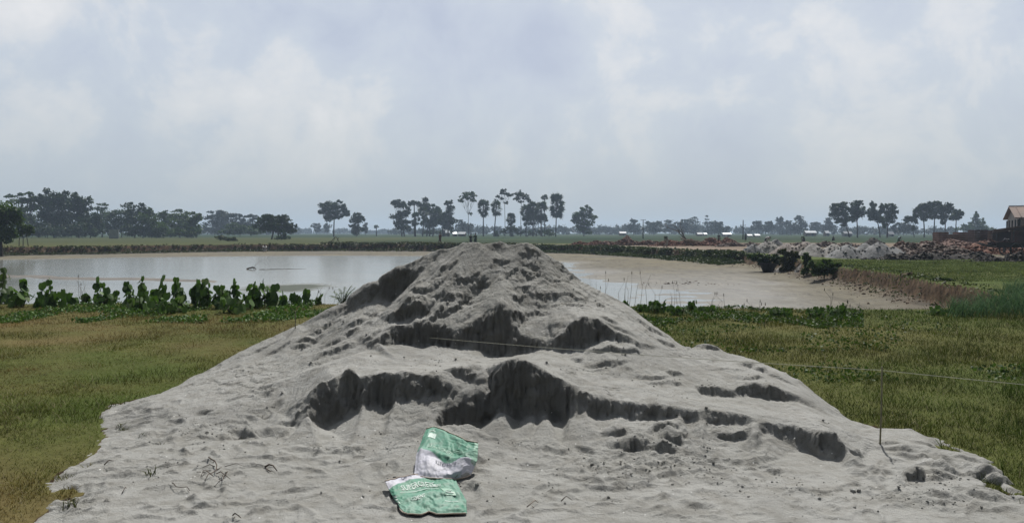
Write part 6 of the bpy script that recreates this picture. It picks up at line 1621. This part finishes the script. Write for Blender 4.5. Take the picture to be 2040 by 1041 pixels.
def sack(label, bottom, top, left, right, zf, colf, wr, seed, texts):
    n = 80
    G = np.zeros((n, n, 3)); U = np.zeros((n, n)); Vv = np.zeros((n, n))
    cBL, cBR, cTL, cTR = bottom[0], bottom[-1], top[0], top[-1]
    for j in range(n):
        for i in range(n):
            u = i / (n - 1); v = j / (n - 1)
            Bq = polyl(bottom, u); Tq = polyl(top, u); Lq = polyl(left, v); Rq = polyl(right, v)
            p = [(1 - v) * Bq[a] + v * Tq[a] + (1 - u) * Lq[a] + u * Rq[a] - ((1 - u) * (1 - v) * cBL[a] + u * (1 - v) * cBR[a] + (1 - u) * v * cTL[a] + u * v * cTR[a]) for a in (0, 1)]
            z = zf(u, v)
            q = gnd(p[0], p[1], z)
            U[j, i] = u; Vv[j, i] = v
            G[j, i] = q
    e = np.minimum(np.minimum(U, 1 - U) , np.minimum(Vv, 1 - Vv))
    w_ = wr(U, Vv) * sstep(0, .07, e)
    w_ = w_ + .007 * fbm(U * 6 + seed, Vv * 6, 5, 40 + seed, .6) + .012 * (1 - np.abs(fbm(U * 2.5 + .7 * Vv + seed, Vv * 2.2, 3, 44 + seed)) * 2) * sstep(0, .1, e)
    w_ = w_ - .004 * np.clip(1 - 6 * np.abs(fbm(U * 3 + seed, Vv * 4, 4, 48 + seed)), 0, 1) + .004 * np.clip(1 - 7 * np.abs(fbm(U * 8 + 2, Vv * 7 + seed, 3, 49)), 0, 1)
    G[..., 2] += w_ * .9; G[..., 1] -= w_ * .5
    sz = sand_z(G[..., 0], G[..., 1]) + .014
    G[..., 2] = np.maximum(G[..., 2], sz)
    col = colf(U, Vv)
    lowr = G.copy(); lowr[..., 2] -= .004 + .008 * sstep(0, .1, e)
    org = G.reshape(-1, 3).mean(0); org[2] = G[..., 2].min()
    idx = np.arange(n * n).reshape(n, n); N2 = n * n
    Q = np.stack([idx[:-1, :-1], idx[:-1, 1:], idx[1:, 1:], idx[1:, :-1]], -1).reshape(-1, 4)
    Q2 = Q[:, ::-1] + N2
    ring = np.concatenate([idx[0, :], idx[1:, -1], idx[-1, -2::-1], idx[-2:0:-1, 0]])
    rn = np.roll(ring, -1); S = np.stack([ring, ring + N2, rn + N2, rn], 1)
    V = np.concatenate([G.reshape(-1, 3), lowr.reshape(-1, 3)]) - org
    C = np.concatenate([col.reshape(-1, 3), np.full((N2, 3), .28)])
    root = empty('cement_sack', org, label, 'sack', 'empty green and white sacks on the sand')
    link('sack_cloth', mesh_np('sack_cloth', V, np.concatenate([Q, Q2, S]), None, True, {'Col': C}), M_sack, root)
    # folded hems
    for nm, row in (('hem', idx[0, :]), ('hem', idx[-1, :])):
        P = [Vector(V[q]) + Vector((0, -.002, .002)) for q in row[::3]]
        mb = MB(); mb.tube(P, .0045, 5); mb.build(nm, simple('hem_' + str(seed) + str(row[0]), (.40, .34, .28), .8, .2, 30), root, True)
    def surf(u, v):
        fi = min(max(u, 0), .9999) * (n - 1); fj = min(max(v, 0), .9999) * (n - 1); i, j = int(fi), int(fj); a, b = fi - i, fj - j
        p = (G[j, i] * (1 - a) + G[j, i + 1] * a) * (1 - b) + (G[j + 1, i] * (1 - a) + G[j + 1, i + 1] * a) * b
        du = G[j, i + 1] - G[j, i]; dv = G[j + 1, i] - G[j, i]; nr = np.cross(du, dv); nr /= np.linalg.norm(nr)
        return p + nr * .0028 - org
    for (body, u0, v0, hu, hv, ang, mat, kind) in texts:
        if kind == 'text':
            cu = bpy.data.curves.new('lettering', 'FONT'); cu.body = body; cu.size = 1.0; cu.align_x = 'CENTER'; cu.align_y = 'CENTER'; cu.resolution_u = 2; cu.offset = .012
            to = bpy.data.objects.new('tmp', cu); COL.objects.link(to); bpy.context.view_layer.update()
            me = bpy.data.meshes.new_from_object(to.evaluated_get(bpy.context.evaluated_depsgraph_get())); bpy.data.objects.remove(to)
        else:
            v_ = []; q_ = []
            for (a, b, c, d_) in body:
                k_ = len(v_); v_ += [(a, b, 0), (c, b, 0), (c, d_, 0), (a, d_, 0)]; q_.append((k_, k_ + 1, k_ + 2, k_ + 3))
            me = mesh_np('panel', v_, q_, None, False)
        import bmesh
        bm = bmesh.new(); bm.from_mesh(me)
        bmesh.ops.triangulate(bm, faces=bm.faces); bmesh.ops.subdivide_edges(bm, edges=[e_ for e_ in bm.edges if e_.calc_length() > .25], cuts=2)
        ca, sa = math.cos(ang), math.sin(ang)
        for vv in bm.verts:
            a, b = vv.co.x * hu, vv.co.y * hv
            vv.co = Vector(surf(u0 + a * ca - b * sa, v0 + a * sa + b * ca))
        bm.to_mesh(me); bm.free(); me.materials.clear()
        link('lettering' if kind == 'text' else 'printed_panel', me, mat, root)
    return root
GRN = np.array((.060, .215, .140)); WHT = np.array((.50, .50, .56)); LG = np.array((.26, .44, .33))
def colmix(*layers):
    c = layers[0]
    for colr, f in layers[1:]: c = c * (1 - f[..., None]) + colr * f[..., None]
    return c
def col_low(U, V):
    base = np.zeros(U.shape + (3,)) + GRN
    wv = sstep(-.012, .012, V - (.72 + .38 * U + .03 * np.sin(U * 9))) * 1.0
    edge = sstep(.035, .015, U) * (V < .7)
    faded = np.clip(.25 + .8 * fbm(U * 3, V * 3, 3, 5), 0, .45)
    return colmix(base, (np.array((.18, .33, .26)), faded * 1.2), (WHT, wv), (LG, edge * 0))
def col_up(U, V):
    base = np.zeros(U.shape + (3,)) + GRN
    wv = sstep(.012, -.012, V - (.42 - .07 * U + .05 * np.sin(U * 7 + 1.2) - .05 * np.exp(-((U - .55) / .12) ** 2)))
    stripe = sstep(.925, .935, U) * (V > .3)
    faded = np.clip(.15 + .8 * fbm(U * 3 + 4, V * 3, 3, 6), 0, .4)
    return colmix(base, (np.array((.17, .32, .25)), faded * 1.2), (WHT, wv), (LG, stripe * .8))
hf = 1.0
sack('green and white cement sack lying flat in front, its top under the other sack',
     [(796, 1012), (800, 1019), (812, 1024), (840, 1024), (855, 1019), (872, 1025), (930, 1022)], [(767, 958), (790, 951), (824, 944), (860, 946), (906, 953)],
     [(796, 1012), (780, 984), (767, 958)], [(930, 1022), (929, 995), (918, 976), (906, 953)],
     lambda u, v: .035 + .05 * v * (1 - .3 * u), col_low,
     lambda U, V: .006 + .022 * np.exp(-((V - .35 - .15 * U) / .10) ** 2) * sstep(.1, .4, U) - .012 * np.exp(-((V - .60) / .12) ** 2) * np.exp(-((U - .5) / .3) ** 2), 1,
     [('SUPERCRETE', .42, .70, .085, .16, .10, M_ink, 'text'), ('CEMENT', .66, .70, .045, .08, .10, M_ink, 'text'), ('CEMENT', .35, .35, .05, .09, .03, M_ink, 'text'),
      ([(-1, -1, 1, 1)], .80, .52, .075, .12, .02, M_ink_pale, 'panel'), ([(-.8, .5, .8, .62), (-.8, .1, .8, .22), (-.8, -.3, .5, -.18), (-.8, -.7, .8, -.58)], .80, .52, .07, .11, .02, M_ink, 'panel'),
      ([(-1, -.12, 1, .12)], .80, .27, .09, .05, .03, M_ink, 'panel'), ([(-1, -.1, 1, .1)], .42, .60, .28, .05, .10, M_ink, 'panel'),
      ([(-.5, -.25, .5, .25), (-.5, .5, .5, .9), (-.5, -1, .5, -.6)], .055, .35, .04, .12, .1, M_ink, 'panel'), ('CRETE', .30, .93, .05, .10, .2, M_ink_dark, 'text')])
sack('green and white cement sack propped on the slope above the flat one',
     [(825, 944), (840, 950), (880, 954), (918, 953), (938, 945)], [(849, 853), (866, 849), (884, 856), (910, 867), (930, 877), (953, 881)],
     [(825, 944), (829, 905), (849, 853)], [(938, 945), (951, 915), (953, 881)],
     lambda u, v: .075 + .125 * v + .02 * u * v, col_up,
     lambda U, V: .008 + .024 * np.exp(-((V - .47 + .10 * U) / .07) ** 2) + .03 * np.exp(-(((U - .25) / .14) ** 2 + ((V - .25) / .2) ** 2)) + .035 * np.exp(-(((U - .8) / .15) ** 2 + ((V - .22) / .2) ** 2)), 2,
     [('SUPERCRETE', .52, .27, .062, .09, math.pi, M_ink_dark, 'text'), ('SUPERCRETE', .38, .56, .075, .09, -.08, M_ink_pale, 'text'), ([(-1, -1, 1, 1)], .17, .80, .065, .05, -.02, M_ink, 'panel'), ([(-.8, -.5, .8, -.3), (-.8, .2, .8, .4)], .17, .80, .06, .045, -.02, M_ink_pale, 'panel'),
      ([(-1, -.2, 1, .2)], .15, .90, .05, .03, -.02, M_ink, 'panel'), ([(-1, -.25, 1, .25), (-1, .9, .6, 1.3), (-1, -1.3, .8, -.9)], .74, .62, .14, .03, -.08, M_ink_pale, 'panel')])

# ------------------------------------------------------------------ people
M_skin = simple('brown_skin', (0.10, 0.055, 0.035), .6, .1, 5)
M_hair = simple('black_hair', (0.008, 0.008, 0.008), .6, .1, 5)
def cloth(name, c): return simple(name, c, .9, .12, 4)
def person(label, px, d, z0, J, shirt, lower, lowkind='lungi', group='people working on the far bank', rot=0.0, H=1.62, hair=True):
    """J: joint overrides as fractions of the height H, x = to the side, y = away, z = up"""
    base = {'pelvis': (0, 0, .52), 'waist': (0, 0, .60), 'chest': (0, 0, .74), 'neck': (0, 0, .83), 'headb': (0, 0, .87), 'head': (0, -.005, .93), 'crown': (0, 0, .985),
            'shL': (-.11, 0, .80), 'elL': (-.15, 0, .64), 'wrL': (-.16, -.03, .50), 'shR': (.11, 0, .80), 'elR': (.15, 0, .64), 'wrR': (.16, -.03, .50),
            'hiL': (-.05, 0, .50), 'knL': (-.06, -.01, .27), 'anL': (-.06, .0, .04), 'toL': (-.065, -.09, .015), 'hiR': (.05, 0, .50), 'knR': (.06, -.01, .27), 'anR': (.06, .0, .04), 'toR': (.065, -.09, .015)}
    base.update(J)
    P = {k: Vector(v) * H for k, v in base.items()}
    rad = {'pelvis': .075, 'waist': .066, 'chest': .078, 'neck': .030, 'headb': .036, 'head': .052, 'crown': .030, 'sh': .036, 'el': .023, 'wr': .016, 'hi': .052, 'kn': .034, 'an': .022, 'to': .018}
    vs = []; rs = []; es = []; ix = {}
    def add(p, r): vs.append(tuple(p)); rs.append(r * H); return len(vs) - 1
    for k, p in P.items(): ix[k] = add(p, rad.get(k, rad.get(k[:2], .03)))
    for a, b in [('pelvis', 'waist'), ('waist', 'chest'), ('chest', 'neck'), ('neck', 'headb'), ('headb', 'head'), ('head', 'crown'), ('chest', 'shL'), ('shL', 'elL'), ('elL', 'wrL'), ('chest', 'shR'), ('shR', 'elR'), ('elR', 'wrR'),
                 ('pelvis', 'hiL'), ('hiL', 'knL'), ('knL', 'anL'), ('anL', 'toL'), ('pelvis', 'hiR'), ('hiR', 'knR'), ('knR', 'anR'), ('anR', 'toR')]: es.append((ix[a], ix[b]))
    for s in 'LR':   # palm, four fingers and a thumb
        wdir = (P['wr' + s] - P['el' + s]).normalized(); side = wdir.cross(Vector((0, 1, 0)));
        if side.length < .1: side = Vector((1, 0, 0))
        side.normalize(); bend = side.cross(wdir)
        palm_ = add(P['wr' + s] + wdir * .045 * H, .017); es.append((ix['wr' + s], palm_))
        for q in range(4):
            a = add(vs_v(vs, palm_) + wdir * .022 * H + side * (q - 1.5) * .011 * H, .0052); b = add(vs_v(vs, a) + (wdir + bend * .35) * (.028 - .003 * abs(q - 1.4)) * H, .0045); es += [(palm_, a), (a, b)]
        a = add(P['wr' + s] + wdir * .035 * H + side * .020 * H, .006); b = add(vs_v(vs, a) + (wdir * .7 + side * .6) * .028 * H, .005); es += [(ix['wr' + s], a), (a, b)]
    nose = add(P['head'] + Vector((0, -.058, -.004)) * H, .010); es.append((ix['head'], nose))
    me = bpy.data.meshes.new('body'); me.from_pydata(vs, es, []); ob = bpy.data.objects.new('tmp', me); COL.objects.link(ob)
    md = ob.modifiers.new('s', 'SKIN'); md.use_smooth_shade = True
    for i, sv in enumerate(me.skin_vertices[0].data): sv.radius = (rs[i], rs[i]); sv.use_root = (i == 0)
    ob.modifiers.new('b', 'SUBSURF').levels = 1
    bpy.context.view_layer.update()
    m2 = bpy.data.meshes.new_from_object(ob.evaluated_get(bpy.context.evaluated_depsgraph_get())); bpy.data.objects.remove(ob)
    k = d / FPX
    root = empty('person', ((px - 1020) * k, d, z0), label, 'person', group); root.rotation_euler.z = rot
    m2.materials.clear(); link('body', m2, M_skin, root)
    # clothing as tapered shells round torso, sleeves and legs
    c = MB(); c.tube([P['pelvis'] + Vector((0, 0, -.01)), P['waist'], P['chest'], P['chest'].lerp(P['neck'], .75)], [.093 * H, .084 * H, .098 * H, .05 * H], 12)
    for s in 'LR': c.tube([P['chest'].lerp(P['sh' + s], .5), P['sh' + s], P['sh' + s].lerp(P['el' + s], .75)], [.05 * H, .047 * H, .036 * H], 9, False)
    c.build('shirt', shirt, root, True)
    l = MB()
    if lowkind == 'lungi':
        kn = (P['knL'] + P['knR']) / 2; an = (P['anL'] + P['anR']) / 2; sp = abs(P['knL'].x - P['knR'].x) / 2 + abs(P['knL'].y - P['knR'].y) / 2
        l.tube([P['waist'], P['pelvis'], kn.lerp(P['pelvis'], .3), kn.lerp(an, .45)], [.084 * H, .098 * H, .075 * H + sp, .07 * H + sp], 12)
    else:
        l.tube([P['waist'], P['pelvis'], (P['hiL'] + P['hiR']) / 2], [.086 * H, .095 * H, .09 * H], 12)
        for s in 'LR': l.tube([P['hi' + s], P['kn' + s], P['kn' + s].lerp(P['an' + s], .8)], [.066 * H, .046 * H, .036 * H], 9, False)
    l.build('lungi' if lowkind == 'lungi' else 'trousers', lower, root, True)
    hb = MB(); up = (P['crown'] - P['headb']).normalized(); cc = P['head'] + up * .012 * H + Vector((0, .010, 0)) * H
    rings = [(.058, -.01), (.062, .015), (.056, .04), (.036, .06), (.008, .066)]
    hb.tube([cc + up * z * H for r, z in rings], [r * H for r, z in rings], 10); hb.build('hair', M_hair, root, True)
    return root
def vs_v(vs, i): return Vector(vs[i])
zb = 0.08
bend = {'waist': (0, -.05, .57), 'chest': (0, -.17, .62), 'neck': (0, -.25, .63), 'headb': (0, -.28, .63), 'head': (0, -.33, .62), 'crown': (0, -.37, .61), 'shL': (-.11, -.22, .62), 'elL': (-.12, -.26, .46), 'wrL': (-.08, -.30, .33), 'shR': (.11, -.22, .62), 'elR': (.12, -.26, .46), 'wrR': (.08, -.30, .33)}
stride = {'knL': (-.05, -.09, .28), 'anL': (-.08, -.13, .05), 'toL': (-.08, -.21, .015), 'knR': (.05, .03, .27), 'anR': (.08, .14, .06), 'toR': (.08, .07, .015)}
squat = {'pelvis': (0, .05, .16), 'waist': (0, .02, .24), 'chest': (0, -.04, .37), 'neck': (0, -.07, .45), 'headb': (0, -.08, .48), 'head': (0, -.09, .54), 'crown': (0, -.08, .595), 'shL': (-.11, -.05, .42), 'elL': (-.13, -.17, .33), 'wrL': (-.08, -.25, .28), 'shR': (.11, -.05, .42), 'elR': (.13, -.17, .33), 'wrR': (.08, -.25, .28),
         'hiL': (-.06, .03, .15), 'knL': (-.10, -.17, .26), 'anL': (-.09, .0, .04), 'toL': (-.095, -.09, .015), 'hiR': (.06, .03, .15), 'knR': (.10, -.17, .26), 'anR': (.09, .0, .04), 'toR': (.095, -.09, .015)}
armsup = {'elL': (-.17, -.02, .90), 'wrL': (-.10, -.02, 1.0), 'elR': (.17, -.02, .90), 'wrR': (.10, -.02, 1.0)}
C_brown = cloth('brown_cloth', (.11, .06, .045)); C_dark = cloth('dark_cloth', (.035, .035, .045)); C_white = cloth('white_cloth', (.66, .66, .66)); C_green = cloth('green_cloth', (.07, .15, .09)); C_blue = cloth('light_blue_cloth', (.30, .42, .47)); C_grey = cloth('grey_cloth', (.24, .23, .22)); C_red = cloth('red_cloth', (.25, .07, .05)); C_dgreen = cloth('dark_green_cloth', (.03, .06, .04))
person('person in brown walking along the far bank with legs apart', 877, 106, .0, {**stride, 'elL': (-.17, -.05, .66), 'elR': (.17, .05, .66)}, C_brown, C_brown, 'trousers', rot=-1.1)
person('left one of the standing pair behind the pile top, dark clothes', 938, 104, .0, {}, C_dark, C_dark, 'lungi', rot=.3, H=1.42)
person('right one of the standing pair behind the pile top, dark green clothes', 947, 104, .0, {'elL': (-.2, 0, .66)}, C_dgreen, C_dgreen, 'lungi', rot=-.6, H=1.52)
person('worker in a dark green top leaning over beside the bleached stump', 1329, 88, .0, {**{k_: (v_[0], v_[1] * .55, v_[2] + .10) for k_, v_ in bend.items()}}, C_dgreen, C_grey, 'trousers', rot=-1.4, H=1.55)
person('worker in dark clothes standing at the foot of the dark pole', 1485, 150, .0, {}, C_dark, C_dark, 'lungi', rot=.4, H=1.45)
person('worker in a white shirt bending behind the bright-edged gravel heap', 1526, 104, .0, bend, C_white, C_dark, 'lungi', rot=.9, H=1.6)
person('worker in green bending on the rubble behind the gravel', 1601, 112, .0, bend, C_green, C_dark, 'lungi', rot=-.7, H=1.6)
person('tiny dark figure squatting in the green field right of the rubble strip', 1659, 150, .0, squat, C_dark, C_dark, 'lungi', rot=.2)
person('worker in grey bending beside the purplish brick heap', 1444, 112, .0, bend, C_grey, C_dark, 'lungi', rot=.6, H=1.55)
person('dark-clothed worker behind the purplish brick heap', 1432, 128, .0, {}, C_dark, C_brown, 'lungi', rot=-.3, H=1.45)
person('person in white squatting at the foot of the far bank', 527, 99, -.80, squat, C_white, C_white, 'lungi', rot=.5, H=1.62)
person('worker in a light blue shirt behind the small red brick heap', 1790, 96, .0, {**{k_: (v_[0], v_[1] * .5, v_[2] + .07) for k_, v_ in bend.items()}}, C_blue, C_green, 'lungi', rot=.4, H=1.5)
person('dark figure working beside the brick cart', 2000, 58.5, .0, {**{k_: (v_[0], v_[1] * .5, v_[2] + .10) for k_, v_ in bend.items()}}, C_dark, C_dark, 'trousers', rot=1.2, H=1.5)

# ------------------------------------------------------------------ haze: the humid air itself
def haze():
    x0, x1, y0, y1, z0, z1 = -1500, 1500, -60, 1830, -3.0, 26.0
    b = MB(); b.box(((x0 + x1) / 2, (y0 + y1) / 2, (z0 + z1) / 2), (x1 - x0, y1 - y0, z1 - z0))
    m, t, out = newmat('humid_air')
    v = t.nodes.new('ShaderNodeVolumePrincipled')
    v.inputs['Color'].default_value = (.62, .78, 1.0, 1); v.inputs['Density'].default_value = HAZE_D; v.inputs['Anisotropy'].default_value = .25
    L(t, v.outputs[0], out.inputs['Volume'])
    o = b.build('haze', m); tag(o, kind='stuff')
HAZE_D = 0.0004
haze()
